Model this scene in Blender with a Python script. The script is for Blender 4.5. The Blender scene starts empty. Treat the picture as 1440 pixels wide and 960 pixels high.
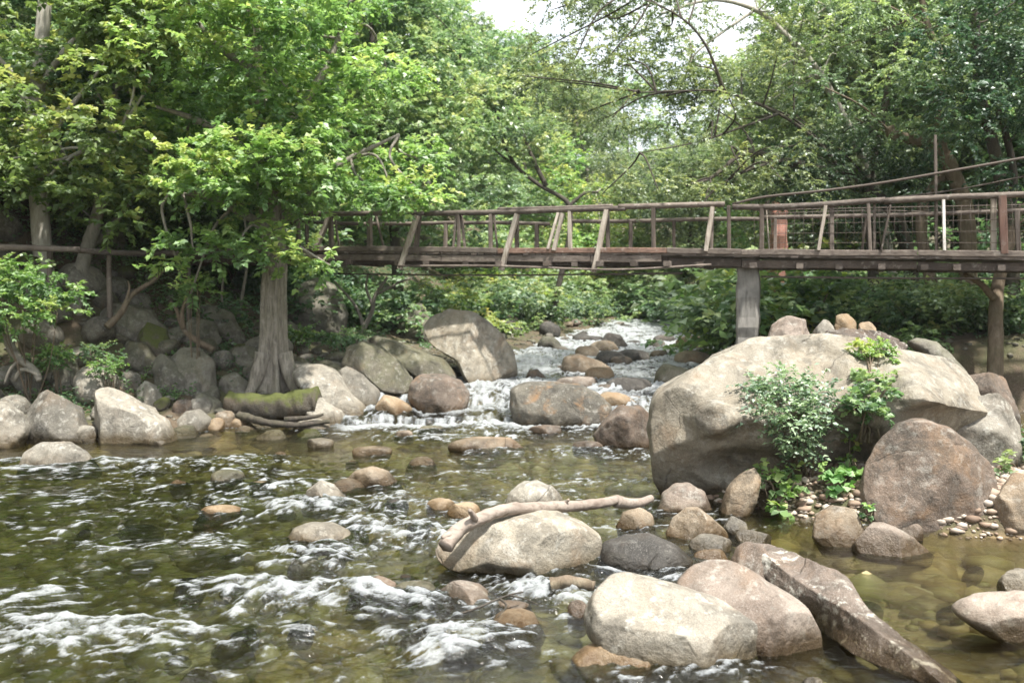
import bpy, bmesh, math, random
import numpy as np
from mathutils import Vector

# ------------------------------------------------------------------ basics
SC = bpy.context.scene
COL = SC.collection
F, CX, CY, HOR, CAMZ = 1400.0, 720.0, 480.0, 430.0, 2.2
PITCH = math.atan((CY - HOR) / F)
CP, SP = math.cos(PITCH), math.sin(PITCH)
R = math.radians


def ray(px, py):
    u, v = (px - CX) / F, (CY - py) / F
    return np.array((u, CP + v * SP, -SP + v * CP))


def at(px, py, Y):
    d = ray(px, py)
    return np.array((0, 0, CAMZ)) + d * (Y / d[1])


def onz(px, py, z):
    d = ray(px, py)
    return np.array((0, 0, CAMZ)) + d * ((z - CAMZ) / d[2])


# ------------------------------------------------------------------ noise (vectorised gradient noise)
def _hash(ix, iy, iz, seed):
    h = (ix * 374761393 + iy * 668265263 + iz * 2147483647 + seed * 974711) & 0xFFFFFFFF
    h = ((h ^ (h >> 13)) * 1274126177) & 0xFFFFFFFF
    h = ((h ^ (h >> 16)) * 2246822519) & 0xFFFFFFFF
    return h ^ (h >> 15)


def noise3(P, seed=0):
    P = np.asarray(P, dtype=np.float64)
    i = np.floor(P).astype(np.int64)
    f = P - i
    u = f * f * f * (f * (f * 6 - 15) + 10)
    out = np.zeros(len(P))
    for dx in (0, 1):
        for dy in (0, 1):
            for dz in (0, 1):
                h = _hash(i[:, 0] + dx, i[:, 1] + dy, i[:, 2] + dz, seed)
                gx = (h & 1023) / 511.5 - 1
                gy = ((h >> 10) & 1023) / 511.5 - 1
                gz = ((h >> 20) & 1023) / 511.5 - 1
                w = ((u[:, 0] if dx else 1 - u[:, 0]) * (u[:, 1] if dy else 1 - u[:, 1]) * (u[:, 2] if dz else 1 - u[:, 2]))
                out += w * (gx * (f[:, 0] - dx) + gy * (f[:, 1] - dy) + gz * (f[:, 2] - dz))
    return out


def fbm(P, octv=4, seed=0, gain=0.5, ridged=False):
    P = np.asarray(P, dtype=np.float64)
    a, s, out = 1.0, 1.0, np.zeros(len(P))
    for k in range(octv):
        n = noise3(P * s + 17.3 * k, seed + k)
        out += a * ((1 - 2.2 * np.abs(n)) if ridged else n)
        a *= gain
        s *= 2.03
    return out


def sstep(a, b, x):
    t = np.clip((np.asarray(x, dtype=float) - a) / (b - a), 0, 1)
    return t * t * (3 - 2 * t)


# ------------------------------------------------------------------ object helpers
def mesh_obj(name, V, Fq, mat, parent=None, smooth=True, attrs=None):
    V = np.asarray(V, dtype=np.float32)
    me = bpy.data.meshes.new(name)
    if isinstance(Fq, np.ndarray):
        n, k = Fq.shape
        me.vertices.add(len(V))
        me.vertices.foreach_set('co', V.ravel())
        me.loops.add(n * k)
        me.loops.foreach_set('vertex_index', Fq.astype(np.int32).ravel())
        me.polygons.add(n)
        me.polygons.foreach_set('loop_start', np.arange(0, n * k, k, dtype=np.int32))
        me.update(calc_edges=True)
    else:
        me.from_pydata([tuple(map(float, v)) for v in V], [], Fq)
    if smooth:
        me.polygons.foreach_set('use_smooth', np.ones(len(me.polygons), dtype=bool))
    for k, a in (attrs or {}).items():
        at_ = me.attributes.new(k, 'FLOAT', 'POINT')
        at_.data.foreach_set('value', np.asarray(a, dtype=np.float32))
    me.materials.append(mat)
    o = bpy.data.objects.new(name, me)
    COL.objects.link(o)
    if parent is not None:
        o.parent = parent
    return o


def tag(o, label=None, cat=None, group=None, kind=None):
    if label: o['label'] = label
    if cat: o['category'] = cat
    if group: o['group'] = group
    if kind: o['kind'] = kind
    return o


def thing(name, label, cat, loc, group=None, rz=0):
    o = bpy.data.objects.new(name, None)
    o.empty_display_size = 0.2
    COL.objects.link(o)
    o.location = [float(c) for c in loc]
    o.rotation_euler = (0, 0, rz)
    return tag(o, label, cat, group)


def copy_tree(o, parent=None):
    c = o.copy()
    COL.objects.link(c)
    c.parent = parent
    for ch in o.children:
        copy_tree(ch, c)
    return c


def smooth_line(P, n):
    P = np.asarray(P, dtype=float)
    if len(P) == 2:
        t = np.linspace(0, 1, n)[:, None]
        return P[0] * (1 - t) + P[1] * t
    Q = np.vstack([2 * P[0] - P[1], P, 2 * P[-1] - P[-2]])
    out = []
    ts = np.linspace(0, len(P) - 1 - 1e-6, n)
    for t in ts:
        i = int(t)
        f = t - i
        a, b, c, d = Q[i], Q[i + 1], Q[i + 2], Q[i + 3]
        out.append(0.5 * (2 * b + (c - a) * f + (2 * a - 5 * b + 4 * c - d) * f * f + (3 * b - a - 3 * c + d) * f ** 3))
    return np.array(out)


class MB:
    """collects tubes and boxes into one mesh"""
    def __init__(s):
        s.V, s.F, s.n = [], [], 0

    def add(s, V, Fc):
        s.V.append(np.asarray(V, dtype=float))
        s.F += [tuple(i + s.n for i in f) for f in Fc]
        s.n += len(V)

    def tube(s, P, r0, r1=None, seg=8, n=None, rough=0.0, seed=0, flare=0.0, lobes=0.0):
        r1 = r0 if r1 is None else r1
        n = n or max(2, 4 * len(P) if len(P) > 2 else 2)
        L = smooth_line(P, n)
        T = np.gradient(L, axis=0)
        T /= np.linalg.norm(T, axis=1)[:, None] + 1e-9
        ref = np.array((0, 0, 1.0)) if abs(T[0][2]) < 0.85 else np.array((1.0, 0, 0))
        A = np.cross(T[0], ref); A /= np.linalg.norm(A)
        V = []
        for k in range(n):
            A = A - T[k] * np.dot(A, T[k]); A /= np.linalg.norm(A) + 1e-9
            B = np.cross(T[k], A)
            f = k / (n - 1)
            r = r0 + (r1 - r0) * f
            if flare: r *= 1 + flare * max(0, 1 - f * 5) ** 2
            for j in range(seg):
                a = 2 * math.pi * j / seg
                rr = r
                if lobes: rr *= 1 + lobes * math.sin(a * 5 + seed + 2.0 * f) * (0.4 + max(0, 1 - f * 3)) + lobes * .6 * math.sin(a * 9 + 3 * f)
                V.append(L[k] + (A * math.cos(a) + B * math.sin(a)) * rr)
        V = np.array(V)
        if rough:
            d = fbm(V * (0.6 / max(r0, .02)) + seed, 3, seed)
            c = np.repeat(L, seg, axis=0)
            V = c + (V - c) * (1 + rough * d[:, None])
        Fc = []
        for k in range(n - 1):
            for j in range(seg):
                j2 = (j + 1) % seg
                Fc.append((k * seg + j, k * seg + j2, (k + 1) * seg + j2, (k + 1) * seg + j))
        Fc.append(tuple(range(seg))[::-1])
        Fc.append(tuple((n - 1) * seg + j for j in range(seg)))
        s.add(V, Fc)
        return s

    def beam(s, p, q, w, h, up=(0, 0, 1), bev=0.008, jit=0.0, seed=0, nseg=1):
        """a squared timber from p to q, w across, h along up; chamfered, slightly uneven"""
        p, q = np.array(p, float), np.array(q, float)
        rg = np.random.default_rng(seed)
        T = q - p; T /= np.linalg.norm(T)
        up = np.array(up, float)
        S = np.cross(T, up); S /= np.linalg.norm(S)
        U = np.cross(S, T)
        b = min(bev, w * .3, h * .3)
        prof = [(-w / 2 + b, -h / 2), (w / 2 - b, -h / 2), (w / 2, -h / 2 + b), (w / 2, h / 2 - b), (w / 2 - b, h / 2), (-w / 2 + b, h / 2), (-w / 2, h / 2 - b), (-w / 2, -h / 2 + b)]
        V = []
        for k in range(nseg + 1):
            c = p + (q - p) * k / nseg + (S * rg.normal(0, 1) + U * rg.normal(0, 1)) * jit
            sc = 1 + rg.normal(0, .05 if jit else 0)
            for a, d in prof:
                V.append(c + S * a * sc + U * d * sc)
        Fc = []
        for k in range(nseg):
            for j in range(8):
                j2 = (j + 1) % 8
                Fc.append((k * 8 + j, k * 8 + j2, (k + 1) * 8 + j2, (k + 1) * 8 + j))
        Fc.append(tuple(range(8))[::-1]); Fc.append(tuple(nseg * 8 + j for j in range(8)))
        s.add(V, Fc)
        return s

    def build(s, name, mat, parent=None, smooth=True, origin=None):
        V = np.vstack(s.V)
        if origin is not None: V = V - np.asarray(origin)
        return mesh_obj(name, V, s.F, mat, parent, smooth)


# ------------------------------------------------------------------ materials
class NT:
    def __init__(s, name):
        s.m = bpy.data.materials.new(name)
        s.m.use_nodes = True
        s.t = s.m.node_tree
        s.t.nodes.clear()
        s.out = s.t.nodes.new('ShaderNodeOutputMaterial')

    def n(s, typ, **kw):
        nd = s.t.nodes.new('ShaderNode' + typ)
        for k, v in kw.items():
            if k in nd.inputs: 
                s.put(nd.inputs[k], v)
            else:
                setattr(nd, k, v)
        return nd

    def put(s, inp, v):
        if isinstance(v, bpy.types.NodeSocket): s.t.links.new(v, inp)
        elif isinstance(v, bpy.types.Node): s.t.links.new(v.outputs[0], inp)
        else:
            if isinstance(v, (tuple, list)) and inp.type == 'RGBA' and len(v) == 3: v = (*v, 1)
            inp.default_value = v

    def math(s, op, a, b=0.0, clamp=False):
        nd = s.t.nodes.new('ShaderNodeMath'); nd.operation = op; nd.use_clamp = clamp
        s.put(nd.inputs[0], a); s.put(nd.inputs[1], b)
        return nd.outputs[0]

    def mix(s, f, a, b, mode='MIX'):
        nd = s.t.nodes.new('ShaderNodeMix'); nd.data_type = 'RGBA'; nd.blend_type = mode
        s.put(nd.inputs['Factor'], f); s.put(nd.inputs[6], a); s.put(nd.inputs[7], b)
        return nd.outputs[2]

    def noise(s, scale, vec, w=None, detail=5, rough=.6, dist=0):
        nd = s.t.nodes.new('ShaderNodeTexNoise')
        if w is not None:
            nd.noise_dimensions = '4D'; s.put(nd.inputs['W'], w)
        s.put(nd.inputs['Vector'], vec)
        nd.inputs['Scale'].default_value = scale; nd.inputs['Detail'].default_value = detail
        nd.inputs['Roughness'].default_value = rough; nd.inputs['Distortion'].default_value = dist
        return nd.outputs[0]

    def ramp(s, f, stops):
        nd = s.t.nodes.new('ShaderNodeValToRGB')
        s.put(nd.inputs[0], f)
        e = nd.color_ramp.elements
        while len(e) < len(stops): e.new(.5)
        for el, (p, c) in zip(e, stops):
            el.position = p
            el.color = (c, c, c, 1) if isinstance(c, (int, float)) else (*c, 1)
        return nd.outputs[0]

    def surf(s, sh):
        s.t.links.new(sh.outputs[0] if isinstance(sh, bpy.types.Node) else sh, s.out.inputs['Surface'])
        return s.m


def rock_mat(name, c1, c2, c3, lichen=.3, rust=.2, moss=0.0, dark=.35):
    sc_ = lambda c: tuple((.50 * v + .11 * sum(c) / 3) * q for v, q in zip(c, (.98, .965, .90)))
    c1, c2, c3 = sc_(c1), sc_(c2), sc_(c3)
    g = NT(name)
    co = g.n('TexCoord').outputs['Object']
    oi = g.n('ObjectInfo').outputs['Random']
    w = g.math('MULTIPLY', oi, 37.0)
    big = g.noise(1.3, co, w, 4, .55)
    med = g.noise(5.5, co, w, 6, .65, .4)
    fine = g.noise(34, co, w, 5, .7)
    grit = g.noise(130, co, w, 2, .6)
    col = g.mix(g.ramp(big, [(.40, 0), (.60, 1)]), tuple(.8 * v for v in c1), tuple(1.12 * v for v in c2))
    col = g.mix(g.ramp(med, [(.47, 0), (.68, 1)]), col, c3)
    # mineral grains
    col = g.mix(g.math('MULTIPLY', g.ramp(grit, [(.38, 1), (.5, 0)]), .30), col, (.06, .055, .05))
    col = g.mix(g.math('MULTIPLY', g.ramp(grit, [(.55, 0), (.66, 1)]), .34), col, (.42, .40, .37))
    # iron stains
    st = g.noise(2.3, co, g.math('ADD', w, 5.0), 4, .6, .8)
    col = g.mix(g.math('MULTIPLY', g.ramp(st, [(.52, 0), (.7, 1)]), rust), col, (.20, .115, .055))
    # dark weathering blotches
    dk = g.noise(2.6, co, g.math('ADD', w, 11.0), 8, .74, .7)
    col = g.mix(g.math('MULTIPLY', g.ramp(dk, [(.50, 0), (.60, 1)]), dark * 1.7), col, (.045, .042, .036))
    # dark run-off streaks
    mp_ = g.n('Mapping', Vector=co); mp_.inputs['Scale'].default_value = (1, 1, .22)
    sk_ = g.noise(5.0, mp_.outputs[0], g.math('ADD', w, 17.0), 6, .7, .3)
    col = g.mix(g.math('MULTIPLY', g.ramp(sk_, [(.52, 0), (.66, 1)]), dark), col, (.06, .055, .045))
    # pale lichen crusts
    li = g.noise(9, co, g.math('ADD', w, 23.0), 7, .72, .3)
    li2 = g.noise(1.8, co, g.math('ADD', w, 29.0), 2, .5)
    lm = g.math('MULTIPLY', g.ramp(li, [(.53, 0), (.61, 1)]), g.ramp(li2, [(.36, 0), (.50, 1)]))
    col = g.mix(g.math('MULTIPLY', lm, lichen), col, (.44, .43, .385))
    geo = g.n('NewGeometry')
    sep = g.n('SeparateXYZ', Vector=geo.outputs['Position'])
    sepn = g.n('SeparateXYZ', Vector=geo.outputs['Normal'])
    if moss:
        mm = g.math('ADD', g.math('MULTIPLY', sepn.outputs[2], .35), g.noise(4.5, co, g.math('ADD', w, 41.0), 6, .7))
        mm = g.ramp(mm, [(.55, 0), (.72, 1)])
        col = g.mix(g.math('MULTIPLY', mm, moss), col, g.mix(fine, (.035, .05, .012), (.11, .12, .03)))
    # fine cracks
    vo = g.n('TexVoronoi', feature='DISTANCE_TO_EDGE', Scale=.75)
    wv = g.n('VectorMath', operation='ADD')
    wn = g.n('TexNoise', Scale=3.0, Vector=co)
    wsc = g.n('VectorMath', operation='SCALE'); g.put(wsc.inputs[0], wn.outputs[1]); wsc.inputs[3].default_value = .22
    g.put(wv.inputs[0], co); g.put(wv.inputs[1], wsc.outputs[0])
    off = g.n('VectorMath', operation='ADD')
    g.put(off.inputs[0], wv.outputs[0])
    cmb = g.n('CombineXYZ', X=w, Y=w, Z=w); g.put(off.inputs[1], cmb.outputs[0])
    g.put(vo.inputs['Vector'], off.outputs[0])
    crack = g.math('MULTIPLY', g.ramp(vo.outputs[0], [(0, 1), (.010, 0)]), g.ramp(g.noise(1.6, co, g.math('ADD', w, 3.0), 2), [(.50, 0), (.62, 1)]))
    col = g.mix(g.math('MULTIPLY', crack, .35), col, (.035, .03, .025))
    # wet foot of the stone at the waterline
    wl = g.n('Attribute', attribute_type='OBJECT', attribute_name='wl').outputs['Fac']
    hz = g.math('SUBTRACT', sep.outputs[2], wl)
    hz = g.math('SUBTRACT', hz, g.math('MULTIPLY', g.math('SUBTRACT', med, .5), .22))
    wet = g.n('MapRange'); wet.clamp = True
    g.put(wet.inputs[0], hz)
    wet.inputs[1].default_value = .25; wet.inputs[2].default_value = .07; wet.inputs[3].default_value = 0; wet.inputs[4].default_value = 1
    wet = wet.outputs[0]
    und = g.n('MapRange'); und.clamp = True
    g.put(und.inputs[0], hz)
    und.inputs[1].default_value = 0; und.inputs[2].default_value = -.10; und.inputs[3].default_value = 0; und.inputs[4].default_value = 1
    col = g.mix(wet, col, g.mix(1.0, col, g.mix(und.outputs[0], (.34, .29, .21), (.62, .50, .32)), 'MULTIPLY'))
    val = g.n('HueSaturation', Color=col, Value=g.math('ADD', .82, g.math('MULTIPLY', oi, .34)))
    b1 = g.n('Bump', Strength=.8, Distance=.045, Height=g.math('ADD', med, g.math('MULTIPLY', crack, -.25)))
    b2 = g.n('Bump', Strength=.8, Distance=.014, Height=fine, Normal=b1.outputs[0])
    b3 = g.n('Bump', Strength=.5, Distance=.003, Height=grit, Normal=b2.outputs[0])
    p = g.n('BsdfPrincipled', Normal=b3.outputs[0])
    g.put(p.inputs['Base Color'], val.outputs[0])
    g.put(p.inputs['Roughness'], g.math('SUBTRACT', .86, g.math('MULTIPLY', wet, .62)))
    p.inputs['Specular IOR Level'].default_value = .35
    return g.surf(p)


RM = {
    'grey': rock_mat('grey_granite', (.27, .255, .225), (.36, .335, .29), (.22, .205, .175), .5, .25, 0, .35),
    'pale': rock_mat('pale_granite', (.44, .41, .36), (.38, .345, .29), (.52, .49, .43), .6, .22, 0, .30),
    'big': rock_mat('weathered_boulder_stone', (.52, .47, .385), (.40, .345, .265), (.60, .56, .48), .45, .40, 0, .30),
    'tan': rock_mat('tan_sandstone', (.40, .30, .20), (.46, .37, .27), (.33, .23, .14), .3, .5, 0, .25),
    'ochre': rock_mat('ochre_stone', (.50, .34, .18), (.56, .42, .27), (.42, .26, .12), .2, .6, 0, .12),
    'pink': rock_mat('pinkish_granite', (.42, .33, .28), (.48, .40, .35), (.34, .26, .22), .45, .35, 0, .2),
    'brown': rock_mat('red_brown_stone', (.21, .155, .12), (.28, .20, .155), (.15, .115, .095), .25, .5, 0, .4),
    'dark': rock_mat('dark_wet_stone', (.075, .072, .07), (.11, .10, .095), (.055, .052, .05), .15, .1, 0, .4),
    'olive': rock_mat('olive_grey_stone', (.22, .205, .15), (.28, .255, .19), (.17, .155, .11), .35, .35, .25, .4),
    'shade': rock_mat('mossy_grey_stone', (.25, .235, .20), (.33, .31, .265), (.20, .185, .155), .35, .15, .22, .35),
    'moss': rock_mat('moss_covered_stone', (.12, .10, .07), (.16, .13, .09), (.09, .08, .05), .1, .2, .95, .4),
    'shadeorange': rock_mat('dark_grey_rust_stained_stone', (.12, .11, .09), (.17, .155, .125), (.09, .085, .07), .25, .95, 0, .5),
    'slab': rock_mat('purple_brown_slate', (.20, .15, .125), (.25, .195, .165), (.15, .115, .10), .9, .25, 0, .3),
}


def bark_mat(name, c1, c2, c3=(.3, .3, .26), moss=0.0, stretch=6.0):
    g = NT(name)
    co = g.n('TexCoord').outputs['Object']
    mp = g.n('Mapping', Vector=co); mp.inputs['Scale'].default_value = (stretch, stretch, 1.2)
    a = g.noise(2.2, mp.outputs[0], None, 7, .7, .6)
    b = g.noise(7, co, None, 6, .7)
    col = g.mix(g.ramp(a, [(.36, 0), (.62, 1)]), c1, c2)
    col = g.mix(g.math('MULTIPLY', g.ramp(b, [(.55, 0), (.68, 1)]), .5), col, c3)
    if moss:
        col = g.mix(g.math('MULTIPLY', g.ramp(g.noise(1.6, co, None, 4), [(.45, 0), (.62, 1)]), moss), col, (.09, .10, .035))
    bu = g.n('Bump', Strength=.8, Distance=.03, Height=a)
    b2 = g.n('Bump', Strength=.5, Distance=.008, Height=g.noise(40, mp.outputs[0], None, 4), Normal=bu.outputs[0])
    p = g.n('BsdfPrincipled', Normal=b2.outputs[0], Roughness=.9)
    g.put(p.inputs['Base Color'], col)
    return g.surf(p)


def leaf_mat(name, lo, mid, hi, trans=.50, gloss=.028, rough=.5):
    lo, mid, hi = [tuple(min(.5, v * 1.75 + .006) for v in c) for c in (lo, mid, hi)]
    g = NT(name)
    t = g.n('Attribute', attribute_name='tint').outputs['Fac']
    oi = g.n('ObjectInfo').outputs['Random']
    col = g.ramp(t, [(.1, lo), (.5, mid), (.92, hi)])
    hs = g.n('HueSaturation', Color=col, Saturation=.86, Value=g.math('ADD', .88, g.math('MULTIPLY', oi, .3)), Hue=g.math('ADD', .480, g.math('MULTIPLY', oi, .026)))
    c = hs.outputs[0]
    d = g.n('BsdfDiffuse', Color=c)
    tc = g.n('HueSaturation', Color=c, Saturation=1.12, Value=1.35)
    tr = g.n('BsdfTranslucent', Color=tc.outputs[0])
    m = g.n('MixShader'); m.inputs[0].default_value = trans
    g.put(m.inputs[1], d); g.put(m.inputs[2], tr)
    gl = g.n('BsdfGlossy', Roughness=rough, Color=(.9, .95, .95))
    fr = g.n('LayerWeight', Blend=.25)
    m2 = g.n('MixShader')
    g.put(m2.inputs[0], g.math('MULTIPLY_ADD', fr.outputs['Fresnel'], .35, True) if False else g.math('MULTIPLY', g.math('ADD', fr.outputs['Fresnel'], .12), gloss * 4))
    g.put(m2.inputs[1], m); g.put(m2.inputs[2], gl)
    return g.surf(m2)


LM = {
    'bright': leaf_mat('bright_broad_leaf', (.055, .115, .028), (.13, .22, .042), (.25, .345, .07)),
    'mid': leaf_mat('mid_green_leaf', (.03, .075, .03), (.065, .13, .04), (.15, .22, .06)),
    'dark': leaf_mat('dark_glossy_leaf', (.016, .045, .02), (.04, .085, .032), (.12, .165, .05), .40, .028),
    'olive': leaf_mat('olive_fine_leaf', (.042, .075, .03), (.10, .15, .048), (.22, .27, .075), .48, .028),
    'far': leaf_mat('far_tree_leaf', (.06, .115, .045), (.125, .20, .06), (.25, .33, .09), .48, .03),
    'yellow': leaf_mat('yellow_green_leaf', (.06, .13, .025), (.14, .22, .035), (.30, .36, .06)),
    'silver': leaf_mat('small_silvery_leaf', (.026, .06, .026), (.055, .11, .042), (.15, .22, .095), .35, .05),
    'herb': leaf_mat('lush_herb_leaf', (.035, .10, .022), (.085, .20, .03), (.20, .32, .055), .45, .035),
}
BK = {
    'grey': bark_mat('grey_bark', (.16, .145, .12), (.27, .25, .21), (.34, .33, .29), .15),
    'stump': bark_mat('weathered_trunk_wood', (.12, .105, .085), (.34, .31, .26), (.40, .37, .32), .22, 8),
    'dark': bark_mat('dark_bark', (.030, .025, .02), (.075, .062, .05), (.11, .10, .085), .2),
    'brown': bark_mat('brown_bark', (.10, .075, .05), (.20, .155, .11), (.26, .23, .18), .25),
    'pale': bark_mat('pale_bark', (.26, .24, .20), (.42, .40, .35), (.5, .48, .44), .05),
}


def wood_mat(name, c1, c2, grain=(.04, .03, .025), axis=(1.2, 14, 14)):
    g = NT(name)
    co = g.n('TexCoord').outputs['Object']
    w = g.math('MULTIPLY', g.n('ObjectInfo').outputs['Random'], 21.0)
    mp = g.n('Mapping', Vector=co); mp.inputs['Scale'].default_value = axis
    a = g.noise(2.0, mp.outputs[0], w, 6, .65, .3)
    b = g.noise(2.7, co, w, 5, .6)
    col = g.mix(g.ramp(b, [(.35, 0), (.65, 1)]), c1, c2)
    col = g.mix(g.math('MULTIPLY', g.ramp(a, [(.5, 0), (.66, 1)]), .75), col, grain)
    col = g.mix(g.math('MULTIPLY', g.ramp(g.noise(9, co, w, 6, .7), [(.56, 0), (.68, 1)]), .5), col, (.36, .33, .29))
    bu = g.n('Bump', Strength=.9, Distance=.014, Height=a)
    bu = g.n('Bump', Strength=.5, Distance=.006, Height=g.noise(24, co, w, 5, .7), Normal=bu.outputs[0])
    p = g.n('BsdfPrincipled', Normal=bu.outputs[0], Roughness=.85)
    g.put(p.inputs['Base Color'], g.n('HueSaturation', Color=col, Value=g.math('ADD', .75, g.math('MULTIPLY', g.n('ObjectInfo').outputs['Random'], .5))).outputs[0])
    return g.surf(p)


WM = {
    'brown': wood_mat('brown_weathered_timber', (.095, .075, .062), (.18, .15, .125)),
    'red': wood_mat('reddish_timber', (.13, .075, .052), (.19, .12, .09)),
    'grey': wood_mat('sun_bleached_timber', (.30, .265, .225), (.42, .385, .33), (.14, .115, .09)),
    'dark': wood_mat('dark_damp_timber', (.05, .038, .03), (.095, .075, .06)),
    'post': wood_mat('grey_post_timber', (.19, .18, .16), (.40, .38, .345), (.085, .08, .07), (9, 9, .8)),
    'drift': wood_mat('driftwood', (.17, .135, .11), (.28, .24, .205), (.10, .075, .055), (3, 10, 10)),
    'white': wood_mat('pale_painted_timber', (.62, .60, .56), (.72, .70, .66), (.35, .32, .28), (10, 10, 1)),
}
g = NT('rusty_steel_wire')
p = g.n('BsdfPrincipled', Roughness=.6, Metallic=.4)
g.put(p.inputs['Base Color'], g.mix(g.noise(12, g.n('TexCoord').outputs['Object']), (.05, .045, .04), (.13, .10, .08)))
WIRE = g.surf(p)

# ------------------------------------------------------------------ terrain
def zw(Y):
    Y = np.asarray(Y, float)
    return np.where(Y < 17.5, 0.0, np.where(Y < 20.0, 0.50 * sstep(17.3, 20.0, Y), 0.50 + 0.040 * (Y - 20.0)))


LY = [-20, 4, 14, 15.6, 16.4, 17.4, 18.3, 19.2, 21, 24, 30, 38, 48, 70]
LX = [-9.5, -9.5, -9.2, -8.6, -6.2, -4.6, -3.2, -1.9, -.4, 0.0, .8, 3.2, 6, 12]
RY = [-20, 4, 15.5, 17, 18.2, 19.2, 21, 24, 30, 38, 48, 70]
RX = [12, 12, 12, 11.5, 9.0, 6.6, 6.0, 6.3, 7.3, 9.2, 13, 22]


def island(x, y):
    d = np.sqrt(((x - 5.0) / 3.15) ** 2 + ((y - 11.6) / 2.55) ** 2)
    return sstep(1.06, .72, d)


def ground_h(x, y, detail=True):
    x = np.asarray(x, float); y = np.asarray(y, float)
    xl = np.interp(y, LY, LX); xr = np.interp(y, RY, RX)
    P = np.stack([x, y, np.zeros_like(x)], 1)
    wob = fbm(P * .55, 3, 5) * .5
    dl = xl - x + wob        # >0 on the left bank
    dr = x - xr + wob
    w = zw(y)
    inside = np.minimum(-dl, -dr)
    deep = 0.26 + 0.34 * sstep(-.5, -4.0, x) * sstep(16, 11, y)
    deep = np.where(y > 18.3, .22, deep)
    bed = -deep * sstep(-.1, 1.3, inside) - .05
    left = .14 * sstep(0, .6, dl) + .07 * np.maximum(dl, 0) + .048 * np.maximum(dl - 1.8, 0) ** 2
    left = np.where(left > 6, 6 + (left - 6) * .35, left)
    right = .85 * sstep(0, 2.2, dr) + .10 * np.maximum(dr - 1, 0) + .006 * np.maximum(dr - 1, 0) ** 2
    h = w + np.where(dl > 0, left, np.where(dr > 0, right, bed))
    h = np.maximum(h, w - deep + island(x, y) * (deep + .42 + .10 * fbm(P * 1.3, 3, 8)))
    h = h + .055 * np.maximum(y - 42, 0) * sstep(42, 60, y) + .10 * np.maximum(y - 75, 0)
    if detail:
        h = h + fbm(P * 1.1, 4, 2) * .10 + fbm(P * 5, 3, 3) * .025
    return h


def axis_pts(segs):
    out = []
    for a, b, st in segs:
        out.append(np.arange(a, b, st))
    out.append([segs[-1][1]])
    return np.concatenate(out)


def grid_mesh(xs, ys):
    X, Y = np.meshgrid(xs, ys)
    nx, ny = len(xs), len(ys)
    idx = np.arange(nx * ny).reshape(ny, nx)
    Fq = np.stack([idx[:-1, :-1].ravel(), idx[:-1, 1:].ravel(), idx[1:, 1:].ravel(), idx[1:, :-1].ravel()], 1)
    return X.ravel(), Y.ravel(), Fq


def make_ground():
    xs = axis_pts([(-160, -40, 6), (-40, -14, .6), (-14, 14, .09), (14, 40, .6), (40, 160, 6)])
    ys = axis_pts([(-30, 2, 2), (2, 20, .08), (20, 34, .16), (34, 60, .5), (60, 220, 5)])
    X, Y, Fq = grid_mesh(xs, ys)
    Z = ground_h(X, Y)
    g = NT('stream_bed_and_bank_soil')
    co = g.n('NewGeometry').outputs['Position']
    wob_ = g.n('VectorMath', operation='ADD'); g.put(wob_.inputs[0], co); wn_ = g.n('TexNoise', Scale=2.5, Vector=co); g.put(wob_.inputs[1], wn_.outputs[1]); cw = wob_.outputs[0]
    vo = g.n('TexVoronoi', Scale=4.5, Vector=cw)
    vo2 = g.n('TexVoronoi', Scale=17, Vector=co)
    ve = g.n('TexVoronoi', Scale=4.5, Vector=cw, feature='DISTANCE_TO_EDGE')
    n1 = g.noise(1.1, co, None, 5); n2 = g.noise(9, co, None, 6, .7); n3 = g.noise(50, co, None, 4, .7)
    stone = g.mix(g.n('SeparateColor', Color=vo.outputs['Color']).outputs[0], (.25, .16, .075), (.42, .33, .20))
    stone = g.mix(g.math('MULTIPLY', g.n('SeparateColor', Color=vo2.outputs['Color']).outputs[1], .7), stone, (.16, .12, .06))
    stone = g.mix(g.ramp(n1, [(.42, 0), (.66, 1)]), stone, (.24, .17, .06))
    stone = g.mix(g.math('MULTIPLY', g.ramp(ve.outputs[0], [(0, 1), (.22, 0)]), .22), stone, (.09, .065, .03))
    soil = g.mix(n2, (.045, .034, .022), (.13, .095, .06))
    soil = g.mix(g.math('MULTIPLY', g.ramp(n3, [(.52, 0), (.62, 1)]), .45), soil, (.24, .19, .14))
    soil = g.mix(g.math('MULTIPLY', g.ramp(n1, [(.42, 0), (.58, 1)]), .7), soil, g.mix(n2, (.03, .045, .015), (.08, .09, .03)))
    at_ = g.n('Attribute', attribute_name='bed').outputs['Fac']
    col = g.mix(at_, soil, stone)
    hgt = g.math('ADD', g.math('MULTIPLY', g.math('MULTIPLY', g.ramp(ve.outputs[0], [(0, 0), (.3, 1)]), at_), .4), g.math('MULTIPLY', n2, .8))
    bu = g.n('Bump', Strength=.8, Distance=.05, Height=hgt)
    bu2 = g.n('Bump', Strength=.6, Distance=.012, Height=n3, Normal=bu.outputs[0])
    p = g.n('BsdfPrincipled', Roughness=.9, Normal=bu2.outputs[0])
    g.put(p.inputs['Base Color'], col)
    bed = sstep(.10, -.05, Z - zw(Y))
    mesh_obj('ground', np.stack([X, Y, Z], 1), Fq, g.surf(p), attrs={'bed': bed})['kind'] = 'structure'


make_ground()

def gz(x, Y): return float(ground_h(np.array([float(x)]), np.array([float(Y)]), False)[0])


# ------------------------------------------------------------------ rocks
_ICO = {}


def ico(sub):
    if sub not in _ICO:
        bm = bmesh.new()
        bmesh.ops.create_icosphere(bm, subdivisions=sub, radius=1)
        V = np.array([v.co[:] for v in bm.verts]); Fq = np.array([[v.index for v in f.verts] for f in bm.faces])
        bm.free()
        _ICO[sub] = (V, Fq)
    return _ICO[sub]


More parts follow.
